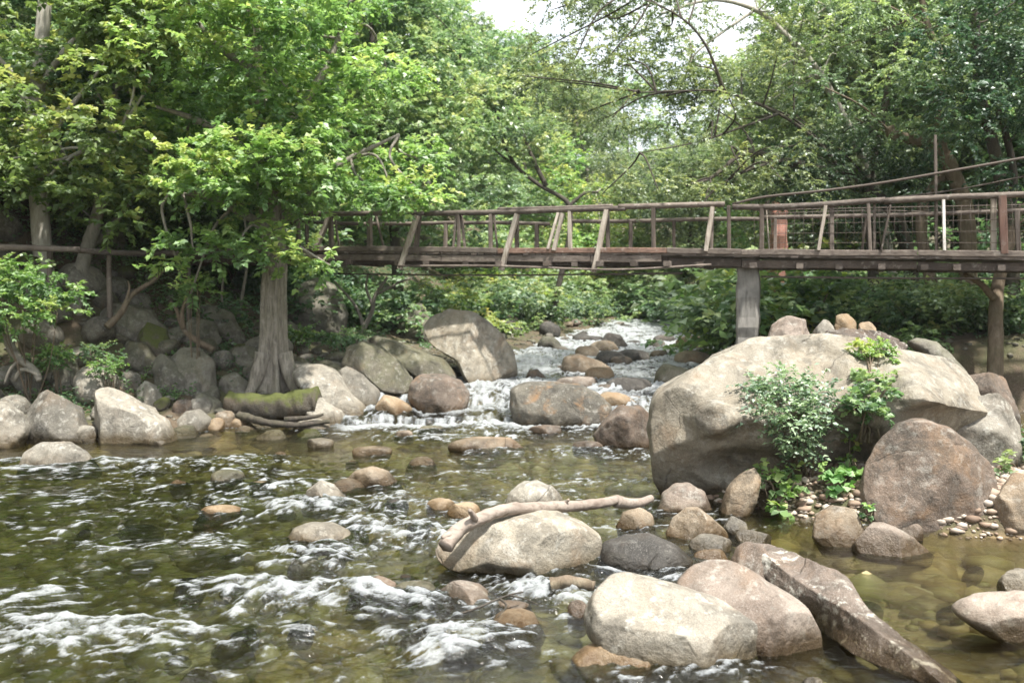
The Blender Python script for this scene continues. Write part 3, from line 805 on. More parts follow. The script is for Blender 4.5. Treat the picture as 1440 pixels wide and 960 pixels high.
# ---- small scattered stones, each its own object
rs = np.random.default_rng(77)
SHAPES = []
for k in range(7):
    S, Fq = ico(3)
    V = S * np.array((1, rs.uniform(.7, .95), rs.uniform(.5, .8)))
    for _ in range(5):
        n = rs.normal(0, 1, 3); n /= np.linalg.norm(n)
        s = V @ n; lim = s.max() * rs.uniform(.68, .9); ov = s > lim
        V[ov] -= np.outer(s[ov] - lim, n) * .92
    V = V * (1 + .12 * fbm(V * 1.4 + k * 9, 3, k))[:, None]
    me = bpy.data.meshes.new('stone')
    me.from_pydata([tuple(v) for v in V], [], [tuple(f) for f in Fq])
    me.polygons.foreach_set('use_smooth', np.ones(len(me.polygons), dtype=bool))
    me.materials.append(RM['grey'])
    SHAPES.append(me)


def scatter(n, region, smin, smax, mats, label, group, seed, sink=.3, poke=None, name='stone'):
    rg = np.random.default_rng(seed)
    done, tries = 0, 0
    while done < n and tries < n * 60:
        tries += 1
        px = rg.uniform(region[0], region[2]); Y = rg.uniform(region[1], region[3])
        x = px
        z = float(ground_h(np.array([x]), np.array([Y]), False)[0])
        if poke is None and z < zw(Y) - .3: continue
        if poke is not None and z > zw(Y) - .08: continue
        s = smin * (smax / smin) ** (rg.random() ** 1.6)
        if any((x - q[0]) ** 2 + (Y - q[1]) ** 2 < (.6 * (s + q[2])) ** 2 for q in PLACED): continue
        PLACED.append((x, Y, s))
        o = bpy.data.objects.new(name, SHAPES[rg.integers(len(SHAPES))])
        COL.objects.link(o)
        if poke is not None: z = float(zw(Y)) - s * (sink + rg.uniform(*poke))
        o.location = (x, Y, z + s * sink); o.scale = (s, s * rg.uniform(.8, 1.2), s * rg.uniform(.75, 1.2))
        o.rotation_euler = (rg.normal(0, .35), rg.normal(0, .35), rg.uniform(0, 6.3))
        o.material_slots[0].link = 'OBJECT'; o.material_slots[0].material = RM[mats[rg.integers(len(mats))]]
        o['wl'] = float(zw(Y))
        tag(o, label, name, group)
        done += 1


PLACED = [(q[0], q[1], q[2] * .8) for q in ROCKS]
PLACED += [(-4.5, 18.4, .75)]
scatter(46, (-10.5, 16.6, -3.6, 20.5), .30, .62, ['grey', 'shade', 'grey', 'pale', 'olive'], 'large grey rock piled on the left bank under the trees', 'large rocks of the left bank', 21, .22, None, 'rock')
scatter(26, (1.2, 20.5, 8.5, 36), .26, .60, ['grey', 'grey', 'dark', 'tan', 'olive', 'brown'], 'grey boulder breaking the water of the upstream rapids', 'larger boulders of the upstream rapids', 22, .45, None, 'rock')
scatter(64, (-11, 16.4, -3.4, 22), .14, .52, ['shade', 'shade', 'grey', 'olive', 'moss'], 'shaded grey stone in the jumble under the left trees', 'stones of the left bank jumble', 1)
scatter(18, (-3.6, 18.6, .2, 24), .14, .45, ['shade', 'grey', 'olive'], 'grey stone among the big slabs of the left bank', 'stones among the left slabs', 2)
scatter(30, (-1.0, 24, 4.5, 38), .15, .55, ['grey', 'shade', 'brown', 'dark'], 'grey stone on the far left bank upstream', 'stones on the upstream left bank', 3)
scatter(52, (1.0, 20, 9.5, 42), .14, .55, ['dark', 'grey', 'tan', 'brown', 'dark'], 'small wet stone in the upstream rapids', 'stones in the upstream rapids', 4, .5)
scatter(25, (6.0, 18.6, 13, 30), .12, .5, ['shade', 'grey', 'brown', 'shade'], 'grey stone on the right bank under the bridge', 'stones of the right bank', 5)


scatter(26, (-2.6, 5.7, 1.3, 9.0), .09, .26, ['tan', 'brown', 'olive', 'ochre', 'pink'], 'wet stone half drowned in the foreground riffle', 'half-drowned stones of the foreground riffle', 7, .3, (.05, .5))
scatter(18, (-6.5, 8.5, -1, 15.5), .10, .30, ['tan', 'olive', 'ochre', 'brown'], 'drowned stone just breaking the surface of the left riffle', 'drowned stones of the left riffle', 8, .3, (.2, .6))
scatter(10, (1.6, 5.4, 4.6, 8.8), .10, .28, ['tan', 'ochre', 'olive'], 'amber stone lying under the still pool at right', 'stones under the still pool', 9, .3, (.75, 1.0))
ROCKS += [(q[0], q[1], q[2], q[2], 0.0) for q in PLACED[-54:]]


# ------------------------------------------------------------------ water
def make_water():
    xs = axis_pts([(-12, -5, .06), (-5, 5, .026), (5, 13, .06)])
    ys = axis_pts([(3.4, 9, .02), (9, 20, .04), (20, 48, .12)])
    X, Y, Fq = grid_mesh(xs, ys)
    Zw = zw(Y)
    G = ground_h(X, Y)
    keep = (G < Zw + .10)
    Fq = Fq[keep[Fq].any(1)]
    used = np.unique(Fq)
    remap = -np.ones(len(X), int); remap[used] = np.arange(len(used))
    Fq = remap[Fq]; X, Y, Zw, G = X[used], Y[used], Zw[used], G[used]
    Rm = np.zeros(len(X))

    def blob(px, py, rpx, dy, s):
        c = onz(px, py, 0.0)
        d = np.sqrt(((X - c[0]) / (rpx * c[1] / F)) ** 2 + ((Y - c[1]) / dy) ** 2)
        np.maximum(Rm, s * sstep(1.7, .1, d), out=Rm)
    for b in [(210, 664, 190, 1.0, .95), (60, 655, 80, .8, .8), (370, 690, 120, .9, .8), (450, 722, 150, .9, .85), (590, 765, 140, .9, 1.0), (500, 745, 120, .6, .8), (430, 800, 150, .6, .95), (300, 770, 120, .7, .55), (560, 715, 110, .8, .9),
              (540, 860, 220, .6, .95), (330, 850, 200, .6, .95), (320, 720, 140, .9, .8), (150, 760, 160, .6, .6), (480, 790, 120, .6, 1.0), (330, 655, 120, .7, .8), (40, 910, 150, .45, 1.05), (200, 900, 170, .4, .85), (430, 910, 220, .5, .75), (640, 915, 160, .5, .8), (760, 850, 90, .4, .95), (850, 800, 60, .5, .8), (800, 860, 60, .4, .9),
              (650, 612, 170, 1.4, 1.0), (800, 640, 160, .9, .65), (470, 600, 90, 1.0, .55), (900, 650, 90, 1.2, .5), (640, 650, 160, .8, .45), (860, 700, 70, .7, .45)]:
        blob(*b)
    up = sstep(17.4, 18.6, Y)
    Rm = np.maximum(Rm, up * (.98 + .35 * fbm(np.stack([X * .35, Y * .22, X * 0], 1), 2, 4)))
    calm = np.maximum(sstep(1.2, 2.6, X) * sstep(9.6, 9.0, Y), sstep(12.8, 13.6, Y) * sstep(17.2, 16.2, Y))
    Rm = np.maximum(Rm, (.46 + .40 * fbm(np.stack([X * .7, Y * .7, X * 0], 1), 3, 6)) * (1 - calm))
    Rm = np.clip(Rm * (1 + .5 * fbm(np.stack([X * 1.1, Y * 1.6, X * 0], 1), 3, 7)), 0, 1.1)
    # water piles up against and foams around stones standing in fast water
    halo = np.zeros(len(X))
    for (rx_, ry_, a, b, w) in ROCKS:
        m = np.abs(X - rx_) < a + 1.0
        m &= np.abs(Y - ry_) < b + 1.2
        if not m.any(): continue
        d = np.sqrt(((X[m] - rx_) / (a + .05)) ** 2 + ((Y[m] - (ry_ - .1)) / (b + .08)) ** 2)
        halo[m] = np.maximum(halo[m], sstep(1.5, 1.0, d))
    P = np.stack([X, Y, np.zeros(len(X))], 1)
    warp = np.stack([fbm(P * .9 + 3, 3, 21), fbm(P * .9 + 9, 3, 22), np.zeros(len(X))], 1)
    Q = P + warp * .55
    # flow runs roughly down the picture and to the left: stretch features along it
    fx = Q[:, 0] * .92 + Q[:, 1] * .38; fy = -Q[:, 0] * .38 + Q[:, 1] * .92
    A = np.stack([fx * 2.0, fy * 2.6, np.zeros(len(X))], 1)
    r1 = fbm(A, 4, 31, .55, True); r2 = fbm(A * 2.7 + 5, 3, 41, .6, True)
    lump = fbm(P * 1.3 + warp * .3, 3, 51)
    A2 = np.stack([fx * 3.4, fy * 7.5, np.zeros(len(X))], 1)
    r3 = fbm(A2 + warp * 1.5, 4, 81, .6, True)
    small = fbm(P * 7 + warp * 2, 3, 61)
    # the drop breaks into short ledges at different distances
    Yl = Y + .9 * fbm(np.stack([X * .8, X * 0, X * 0], 1), 3, 72) + .25 * noise3(np.stack([X * 2.6, X * 0 + 4, X * 0], 1), 73)
    step = .13 * (sstep(17.75, 17.95, Yl) - sstep(17.4, 18.5, Yl)) + .14 * (sstep(18.55, 18.8, Yl) - sstep(18.2, 19.2, Yl)) + .10 * (sstep(19.6, 19.8, Yl) - sstep(19.2, 20.3, Yl))
    casc = np.maximum(np.maximum(sstep(17.7, 17.8, Yl) * sstep(18.05, 17.9, Yl), sstep(18.5, 18.62, Yl) * sstep(18.95, 18.8, Yl)), .8 * sstep(19.55, 19.65, Yl) * sstep(20, 19.85, Yl))
    pool = np.maximum(sstep(17.0, 17.5, Yl) * sstep(17.85, 17.7, Yl), np.maximum(.7 * sstep(18.1, 18.4, Yl) * sstep(18.65, 18.5, Yl), .6 * sstep(19.1, 19.4, Yl) * sstep(19.7, 19.5, Yl)))
    midst = sstep(-3.6, -2.6, X) * sstep(4.2, 3.2, X)
    casc *= midst; pool *= midst
    z = Zw + (.010 + .06 * Rm) * lump + Rm * (.042 * r1 + .026 * r2 + .024 * small + .018 * r3) + .005 * small + Rm * halo * .03
    st = fbm(np.stack([X * 7, Y * .9, X * 0], 1), 3, 71)
    z += step + casc * st * .035
    nrm_ = lambda q: (q - q.mean()) / q.std()
    S_ = nrm_(nrm_(r3) * .60 + nrm_(r1) * .42 + nrm_(small) * .42 + nrm_(lump) * .3)
    th = 1.12 - 1.9 * Rm - .8 * sstep(18.5, 20.5, Y)
    foam = sstep(th, th + 2.4, S_) * sstep(.05, .45, Rm) * .95
    foam = np.maximum(foam, .40 * sstep(.45, 1.0, Rm) * sstep(-1.2, 2.2, nrm_(lump) * .8 + .7 * nrm_(r1) + .5 * nrm_(r3)))
    foam = np.maximum(foam, halo * sstep(.25, 1.0, Rm) * sstep(-.6, 2.0, S_) * .8)
    silk = sstep(18.0, 19.5, Y)
    foam = np.maximum(foam, silk * np.clip(.30 + 1.5 * fbm(np.stack([X * 2.4 + warp[:, 0], Y * .42, X * 0], 1), 4, 77) + .25 * lump, 0, .95))
    foam = np.maximum(foam, casc * np.clip(.48 + st * 1.3 + .35 * small, .05, .95))
    foam = np.maximum(foam, pool * np.clip(.62 + small * .9 + .25 * r3, 0, 1))
    z += pool * (.02 + .05 * small)
    depth = np.clip(z - G, 0, 1.2)
    g = NT('stream_water')
    co = g.n('NewGeometry').outputs['Position']
    mp = g.n('Mapping', Vector=co); mp.inputs['Scale'].default_value = (1, 1.5, 1)
    n1 = g.noise(3.2, mp.outputs[0], None, 4, .6, .8); n2 = g.noise(13, mp.outputs[0], None, 4, .6, .5); n3 = g.noise(46, co, None, 5, .7, .4)
    rap = g.n('Attribute', attribute_name='rapid').outputs['Fac']
    fm = g.n('Attribute', attribute_name='foam').outputs['Fac']
    dp = g.n('Attribute', attribute_name='depth').outputs['Fac']
    b1 = g.n('Bump', Distance=.06, Height=n1); g.put(b1.inputs['Strength'], g.math('ADD', .26, g.math('MULTIPLY', rap, .8)))
    b2 = g.n('Bump', Distance=.02, Height=n2, Normal=b1.outputs[0]); g.put(b2.inputs['Strength'], g.math('ADD', .22, g.math('MULTIPLY', rap, .9)))
    # absorption grows with the depth of the water
    k = g.n('VectorMath', operation='POWER') if False else None
    ch = [g.math('POWER', 2.718, g.math('MULTIPLY', dp, -a)) for a in (1.5, 1.2, 1.85)]
    tint = g.n('CombineColor'); [g.put(tint.inputs[i], c) for i, c in enumerate(ch)]
    tr = g.n('BsdfTransparent', Color=tint.outputs[0])
    rf = g.n('BsdfRefraction', Color=tint.outputs[0], IOR=1.2, Roughness=.02, Normal=b2.outputs[0])
    body = g.n('MixShader'); body.inputs[0].default_value = .35
    g.put(body.inputs[1], tr); g.put(body.inputs[2], rf)
    gl = g.n('BsdfGlossy', Normal=b2.outputs[0]); g.put(gl.inputs['Roughness'], g.math('ADD', .04, g.math('MULTIPLY', rap, .10)))
    fr = g.n('Fresnel', IOR=1.38, Normal=b2.outputs[0])
    wsh = g.n('MixShader'); g.put(wsh.inputs[0], fr.outputs[0]); g.put(wsh.inputs[1], body); g.put(wsh.inputs[2], gl)
    fo = g.n('BsdfDiffuse', Color=(.62, .66, .69))
    fot = g.n('BsdfTranslucent', Color=(.62, .66, .69))
    fb = g.n('Bump', Strength=.8, Distance=.03, Height=n3)
    g.put(fo.inputs['Normal'], fb.outputs[0])
    fmx = g.n('MixShader'); fmx.inputs[0].default_value = .35; g.put(fmx.inputs[1], fo); g.put(fmx.inputs[2], fot)
    amp_ = g.math('SUBTRACT', 1.0, g.math('MULTIPLY', g.n('Attribute', attribute_name='silk').outputs['Fac'], .7))
    fac = g.math('ADD', fm, g.math('MULTIPLY', g.math('SUBTRACT', n3, .5), amp_))
    fac = g.math('ADD', fac, g.math('MULTIPLY', g.math('SUBTRACT', n2, .5), .75))
    fac = g.ramp(fac, [(.22, 0), (.55, .34), (.98, .78)])
    fac = g.math('MULTIPLY', fac, g.ramp(fm, [(.0, 0), (.12, 1)]))
    fin = g.n('MixShader'); g.put(fin.inputs[0], fac); g.put(fin.inputs[1], wsh); g.put(fin.inputs[2], fmx)
    o = mesh_obj('water', np.stack([X, Y, z], 1), Fq, g.surf(fin), attrs={'rapid': Rm, 'foam': foam, 'depth': depth, 'silk': silk})
    o['kind'] = 'structure'


make_water()

# ------------------------------------------------------------------ leaves
def sprays(O, D, L, m, size, rg, droop=.15, up=.8, wide=.30, flat=.35):
    """leaves set along twigs: O origins, D directions, L lengths -> (K*m*4 verts, quads, owner index)"""
    K = len(O)
    t = np.linspace(.12, 1.0, m)[None, :, None]
    D = D / np.linalg.norm(D, axis=1)[:, None]
    pos = O[:, None] + D[:, None] * (L[:, None, None] * t)
    pos[:, :, 2] -= droop * L[:, None] * t[:, :, 0] ** 2
    side = np.cross(D, np.array((0, 0, 1.0))); side /= np.linalg.norm(side, axis=1)[:, None] + 1e-6
    s = np.where(np.arange(m) % 2 == 0, 1.0, -1.0)[None, :, None]
    ld = D[:, None] * .6 + side[:, None] * s * .9 + rg.normal(0, flat, (K, m, 3))
    ld[:, :, 2] -= droop
    ld /= np.linalg.norm(ld, axis=2)[:, :, None]
    n = rg.normal(0, .42, (K, m, 3)); n[:, :, 2] += up
    w = np.cross(n, ld); w /= np.linalg.norm(w, axis=2)[:, :, None] + 1e-6
    n = np.cross(ld, w)
    sz = size * rg.uniform(.6, 1.25, (K, m, 1))
    mid = pos + ld * sz * .45
    V = np.stack([pos, mid + w * sz * wide + n * sz * .10, pos + ld * sz - n * sz * .12, mid - w * sz * wide + n * sz * .10], 2).reshape(-1, 3)
    Fq = np.arange(K * m * 4).reshape(-1, 4)
    return V, Fq, np.repeat(np.arange(K), m * 4)


def crown_mesh(clumps, twigs, m, size, seed, twl=.45, droop=.15, up=.8, wide=.30, flatz=.55, shell=.55, jitter=.35):
    """clumps: rows (x, y, z, r). returns verts, quads, tint"""
    rg = np.random.default_rng(seed)
    Vs, Fs, Ts, n0 = [], [], [], 0
    for c in clumps:
        r = c[3]; K = max(6, int(twigs * (r ** 2)))
        d = rg.normal(0, 1, (K, 3)); d /= np.linalg.norm(d, axis=1)[:, None]
        rad = r * (shell + (1 - shell) * rg.random(K)) * np.where(rg.random(K) < .25, .6, 1)
        wob = 1 + .35 * noise3(d * 1.7 + c[0] * 3 + seed, seed)
        O = np.array(c[:3]) + d * (rad * wob)[:, None] * np.array((1, 1, flatz))
        D = d * np.array((1, 1, .35)) + rg.normal(0, .45, (K, 3)) + np.array((0, 0, .12))
        V, Fq, own = sprays(O, D, twl * rg.uniform(.5, 1.2, K), m, size, rg, droop, up, wide)
        tc = rg.normal(0, .13)
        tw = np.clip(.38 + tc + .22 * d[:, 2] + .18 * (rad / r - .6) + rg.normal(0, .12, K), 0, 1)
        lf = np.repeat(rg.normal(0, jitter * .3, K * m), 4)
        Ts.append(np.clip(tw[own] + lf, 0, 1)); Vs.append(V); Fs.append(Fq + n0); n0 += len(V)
    return np.vstack(Vs), np.vstack(Fs), np.concatenate(Ts)


def crown(root, name, clumps, mat, twigs, m, size, seed, **kw):
    V, Fq, T = crown_mesh(clumps, twigs, m, size, seed, **kw)
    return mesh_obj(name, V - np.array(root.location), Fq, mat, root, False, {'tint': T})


def limbs(root, lines, mat, name='trunk', **kw):
    b = MB()
    for i, (P, r0, r1) in enumerate(lines):
        b.tube(np.array(P) - np.array(root.location), r0, r1, seg=10 if r0 > .06 else 6, n=max(8, 5 * len(P)), rough=.16, seed=i, **(kw if i == 0 else {}))
    return b.build(name, mat, root)


def pxline(pts, Y0, Y1=None):
    Y1 = Y0 if Y1 is None else Y1
    return [at(p_[0], p_[1], Y0 + (Y1 - Y0) * i / max(1, len(pts) - 1)) for i, p_ in enumerate(pts)]


def to_clumps(src, clumps, rg, k, r0=.05, r1=.012):
    """thin wavy branches from points on the limbs out to some of the clumps"""
    out = []
    idx = rg.permutation(len(clumps))[:k]
    for i in idx:
        c = np.array(clumps[i][:3])
        s = src[int(np.argmin([np.linalg.norm(c - np.array(q)) + rg.uniform(0, .8) for q in src]))]
        if np.linalg.norm(c - np.array(s)) > 2.6: continue
        mid = (np.array(s) * .55 + c * .45) + rg.normal(0, .16, 3) + np.array((0, 0, .12))
        end = c + (c - np.array(s)) * .12
        out.append(([s, mid, c, end], r0, r1))
    return out


def px_clumps(n, xr, yr, Yr, rr, seed, edge=None):
    rg = np.random.default_rng(seed)
    out = []
    while len(out) < n:
        px, py, Y = rg.uniform(*xr), rg.uniform(*yr), rg.uniform(*Yr)
        if edge is not None and not edge(px, py, Y): continue
        out.append((*at(px, py, Y), rg.uniform(*rr)))
    return out


# ---- the leafy tree with the thick weathered trunk
def leafy_tree():
    base = at(386, 552, 18.9)
    t = thing('leafy_tree', 'bright leafy tree with thick weathered trunk standing against the bridge on the left', 'tree', base)
    edge = lambda px, py, Y: px < np.interp(py, [-80, 0, 90, 190, 285, 300], [500, 520, 560, 620, 660, 640]) and px > np.interp(py, [-80, 120, 300], [170, 190, 230]) and not (330 < px < 700 and py > 285)
    C = px_clumps(62, (150, 690), (-70, 292), (17.2, 23.5), (.6, 1.0), 5, edge)
    C += [(*at(px, py, Y), r) for px, py, Y, r in [(365, 150, 17.7, .7), (374, 90, 17.7, .75), (350, 195, 17.5, .6), (365, 20, 17.7, .8), (400, 120, 17.9, .6), (385, 352, 17.6, .5), (330, 350, 17.5, .55), (430, 366, 17.4, .42), (270, 340, 17.5, .6), (395, 372, 17.6, .35), (345, 318, 18, .55), (440, 250, 17.4, .6), (370, 262, 17.2, .6), (520, 262, 18.5, .6), (590, 270, 19, .6), (300, 262, 17, .7), (462, 372, 17.4, .22), (250, 372, 17.6, .35), (270, 408, 17.8, .25)]]
    tr = pxline([(384, 556), (383, 500), (384, 430), (386, 370), (380, 300), (372, 210), (360, 110), (352, 0), (350, -90)], 18.9, 18.9)
    L = [(tr, .42, .10)]
    L += [(pxline([(382, 330), (420, 280), (480, 230), (560, 190)], 18.9, 19.4), .13, .03), (pxline([(376, 250), (330, 200), (280, 170), (220, 150)], 18.9, 18.2), .12, .03),
          (pxline([(372, 200), (430, 140), (470, 70), (500, -20)], 18.9, 20), .12, .03), (pxline([(382, 320), (340, 300), (300, 280), (240, 270)], 18.9, 17.4), .10, .02),
          (pxline([(386, 390), (380, 362), (400, 352), (440, 362)], 18.8, 17.4), .06, .015), (pxline([(360, 100), (300, 60), (260, 0)], 18.9, 18.8), .09, .02)]
    rg = np.random.default_rng(3)
    src = [q for l in L for q in smooth_line(l[0], 12)[4:]]
    L += to_clumps(src, C, rg, 46, .035, .01)
    b = MB()
    b.tube(np.array(L[0][0]) - base, .255, .12, seg=44, n=80, rough=.12, seed=2, flare=.10, lobes=.17)
    for a, ln in ((2.6, .3), (-.4, .22), (-2.4, .25)):
        e = np.array((math.cos(a), math.sin(a), 0))
        b.tube([e * .22 + (0, 0, .75), e * .38 + (0, 0, .28), e * (.4 + ln * .5) + (0, 0, .02), e * (.5 + ln) + (0, 0, -.2)], .17, .05, seg=10, n=14, rough=.2, seed=5)
    b.build('trunk', BK['stump'], t)
    limbs(t, L[1:], BK['grey'], 'limb')
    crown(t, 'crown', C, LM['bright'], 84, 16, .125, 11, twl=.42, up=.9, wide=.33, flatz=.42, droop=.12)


leafy_tree()


def edge_tree():
    base = at(62, 420, 20.5)
    t = thing('broadleaf_tree', 'tall pale-barked leafy tree filling the left picture edge', 'tree', base)
    C = px_clumps(64, (-160, 230), (-80, 300), (17.2, 21.5), (.55, .95), 9, lambda px, py, Y: not (25 < px < 85 and 110 < py < 190 and Y < 19.5))
    C += [(*at(px, py, Y), r) for px, py, Y, r in [(60, 262, 18.2, .55), (120, 275, 18.2, .5), (10, 255, 18, .5), (170, 308, 17.8, .4), (180, 260, 17.8, .55), (20, 215, 17.8, .5)]]
    tr = pxline([(70, 460), (64, 400), (56, 300), (50, 190), (52, 120), (60, 40), (70, -80)], 19.6)
    L = [(tr, .21, .12), (pxline([(56, 300), (70, 200), (100, 150), (140, 100)], 19.6, 19), .09, .03), (pxline([(54, 180), (20, 110), (-20, 60)], 19.6, 18.6), .09, .03), (pxline([(58, 260), (85, 230), (140, 200), (170, 180)], 19.6, 18), .06, .02),
         (pxline([(52, 130), (100, 60), (160, 20)], 19.6, 19), .08, .02)]
    src = [q for l in L for q in smooth_line(l[0], 12)[5:]]
    L += to_clumps(src, C, np.random.default_rng(4), 30, .03, .01)
    limbs(t, L, BK['pale'])
    crown(t, 'crown', C, LM['bright'], 84, 15, .135, 12, twl=.42, up=.8, wide=.34, flatz=.5)


edge_tree()


def slim_tree(name, label, tr, r0, r1, C, bark, leaf, seed, twigs=70, m=16, size=.11, extra=(), nb=20, group=None, **kw):
    q0 = np.array(tr[0]); zg = gz(q0[0], q0[1]) - .25
    if q0[2] > zg + .1: tr = [np.array((q0[0], q0[1], zg))] + list(tr)
    t = thing(name, label, 'tree', tr[0], group)
    L = [(tr, r0, r1)] + list(extra)
    src = [q for l in L for q in smooth_line(l[0], 14)[6:]]
    if nb: L += to_clumps(src, C, np.random.default_rng(seed), nb, max(.012, r0 * .13), .006)
    limbs(t, L, BK[bark])
    if C: crown(t, 'crown', C, LM[leaf], twigs, m, size, seed, **kw)
    return t


slim_tree('forked_tree', 'grey leaning trunk under the handrail log at left, crown lost in leaves', pxline([(106, 440), (112, 390), (124, 345), (140, 290), (150, 220), (165, 120)], 19.4, 20.5), .19, .08,
          px_clumps(16, (100, 260), (40, 260), (19.5, 22), (.6, .9), 14), 'grey', 'mid', 14, size=.13, extra=[(pxline([(124, 345), (146, 330), (170, 300), (205, 250)], 20.2, 20.6), .10, .04)])
slim_tree('broadleaf_tree', 'dark broadleaf tree with brown trunk behind the thick weathered trunk', pxline([(212, 470), (206, 380), (204, 300), (208, 230), (216, 100)], 23.5), .15, .08,
          px_clumps(34, (90, 420), (-40, 330), (22.5, 26), (.8, 1.3), 15), 'brown', 'mid', 15, size=.15, twigs=52)
slim_tree('broadleaf_tree', 'fresh green tree rising behind the left half of the bridge', pxline([(560, 420), (555, 330), (540, 240), (530, 120), (520, 20)], 29), .2, .07,
          px_clumps(46, (430, 690), (-50, 320), (27, 32), (.9, 1.5), 16, lambda px, py, Y: px < np.interp(py, [-50, 60, 160, 320], [600, 640, 690, 690])), 'dark', 'far', 16, size=.15, twigs=46,
          extra=[(pxline([(545, 280), (590, 200), (640, 110), (650, 60)], 29), .08, .02), (pxline([(540, 240), (600, 230), (650, 190)], 29), .07, .02)])
slim_tree('bare_branched_tree', 'dark crooked forked branch tree above the middle of the bridge', pxline([(772, 468), (786, 400), (801, 330), (800, 290), (785, 275), (755, 258), (725, 232), (706, 195), (700, 160)], 36),     .13, .045,
          px_clumps(10, (640, 770), (90, 240), (35, 37), (.7, 1.1), 17), 'dark', 'far', 17, size=.15, extra=[(pxline([(768, 262), (750, 225), (735, 185), (722, 140)], 36), .10, .03), (pxline([(800, 290), (822, 272), (842, 270)], 36), .08, .04), (pxline([(725, 232), (700, 215), (680, 190)], 36), .055, .02)], nb=6)
# ---- right bank trees: fine dark leaves, crooked limbs
slim_tree('bent_tree', 'thick bent trunk with a broken branch stub, right of the bridge', pxline([(1362, 400), (1358, 300), (1338, 238), (1318, 208), (1290, 198), (1256, 190), (1250, 178)], 21.5), .20, .10,
          px_clumps(40, (1120, 1400), (-60, 200), (19.5, 23.5), (.5, .85), 21), 'brown', 'olive', 21, size=.075, m=20, twigs=95, twl=.4, droop=.35, extra=[(pxline([(1326, 215), (1318, 150), (1322, 90), (1300, 20), (1290, -60)], 21.5), .11, .05), (pxline([(1336, 240), (1300, 280), (1296, 330), (1310, 400)], 21.8), .10, .13)], nb=26, wide=.26)
slim_tree('dark_trunked_tree', 'dark twin-stemmed tree at the right picture edge', pxline([(1425, 430), (1420, 330), (1400, 220), (1378, 130), (1372, 40), (1380, -60)], 20.5), .17, .07,
          px_clumps(44, (1300, 1560), (-70, 250), (18, 23), (.5, .9), 22, lambda px, py, Y: py < 190 or px > 1430), 'dark', 'dark', 22, size=.085, m=20, twigs=90, twl=.4, droop=.3, extra=[(pxline([(1420, 330), (1425, 240), (1402, 150), (1385, 110)], 20.6), .09, .05)], nb=26, wide=.28)
slim_tree('leaning_tree', 'pale thin trunk leaning to the upper left over the bridge', pxline([(1262, 430), (1236, 290), (1206, 205), (1178, 150), (1150, 100), (1100, 45), (1062, 14), (1000, 0), (930, 20)], 25, 23), .15, .03,
          px_clumps(40, (880, 1200), (-50, 170), (22, 26), (.5, .9), 23, lambda px, py, Y: not (985 < px < 1100 and -30 < py < 75) and not (py > 90 and px > 1120)), 'pale', 'olive', 23, size=.08, m=18, twigs=84, twl=.42, droop=.3,
          extra=[(pxline([(1100, 45), (1150, 20), (1180, -10)], 24, 23.5), .05, .02), (pxline([(1062, 14), (1010, 50), (975, 80), (960, 120)], 23.8, 23), .045, .012)], nb=24, wide=.28)
slim_tree('spreading_tree', 'dark-limbed tree whose crooked boughs reach left over the bridge', pxline([(1290, 440), (1270, 330), (1240, 280), (1190, 250), (1130, 232), (1096, 226), (1060, 214), (1035, 222), (1000, 250), (962, 262)], 24, 20.5), .19, .02,
          px_clumps(62, (745, 1130), (-40, 290), (19.5, 24), (.40, .75), 24, lambda px, py, Y: py < np.interp(px, [760, 860, 1000, 1130], [190, 280, 290, 250]) and not (800 < px < 900 and 170 < py < 260) and not (985 < px < 1095 and py < 70)), 'dark', 'olive', 24, size=.075, m=18, twigs=82, twl=.42, droop=.3,
          extra=[(pxline([(1190, 250), (1150, 200), (1095, 160), (1020, 130), (960, 128), (900, 130)], 22.5, 20.5), .045, .012), (pxline([(1096, 226), (1050, 240), (1010, 262), (985, 290)], 21.5, 20.5), .045, .012), (pxline([(1240, 280), (1170, 215), (1120, 170), (1080, 150)], 23.4, 22), .05, .014),
                 (pxline([(1095, 160), (1040, 180), (980, 200), (900, 215)], 21.5, 20.5), .035, .01), (pxline([(1020, 130), (990, 60), (950, 20), (880, -10)], 21, 20), .035, .01)], nb=60, wide=.28)
slim_tree('hanging_tree', 'dark drooping foliage tree behind the right end of the bridge', pxline([(1230, 440), (1225, 340), (1215, 290), (1235, 200), (1260, 60)], 23), .16, .06,
          px_clumps(34, (1090, 1330), (170, 320), (21.5, 25), (.45, .8), 25), 'dark', 'dark', 25, size=.08, m=18, twigs=88, twl=.4, droop=.4, nb=22, wide=.28)
slim_tree('riverside_tree', 'brown trunk beneath the right end of the bridge deck', pxline([(1400, 500), (1400, 450), (1402, 410), (1408, 380), (1425, 320)], 18.3, 19), .15, .10, px_clumps(5, (1400, 1480), (270, 340), (19, 20), (.4, .6), 26), 'brown', 'olive', 26, size=.075, m=16, nb=4,
          extra=[(pxline([(1398, 420), (1380, 400), (1355, 385)], 18.3), .07, .04)])
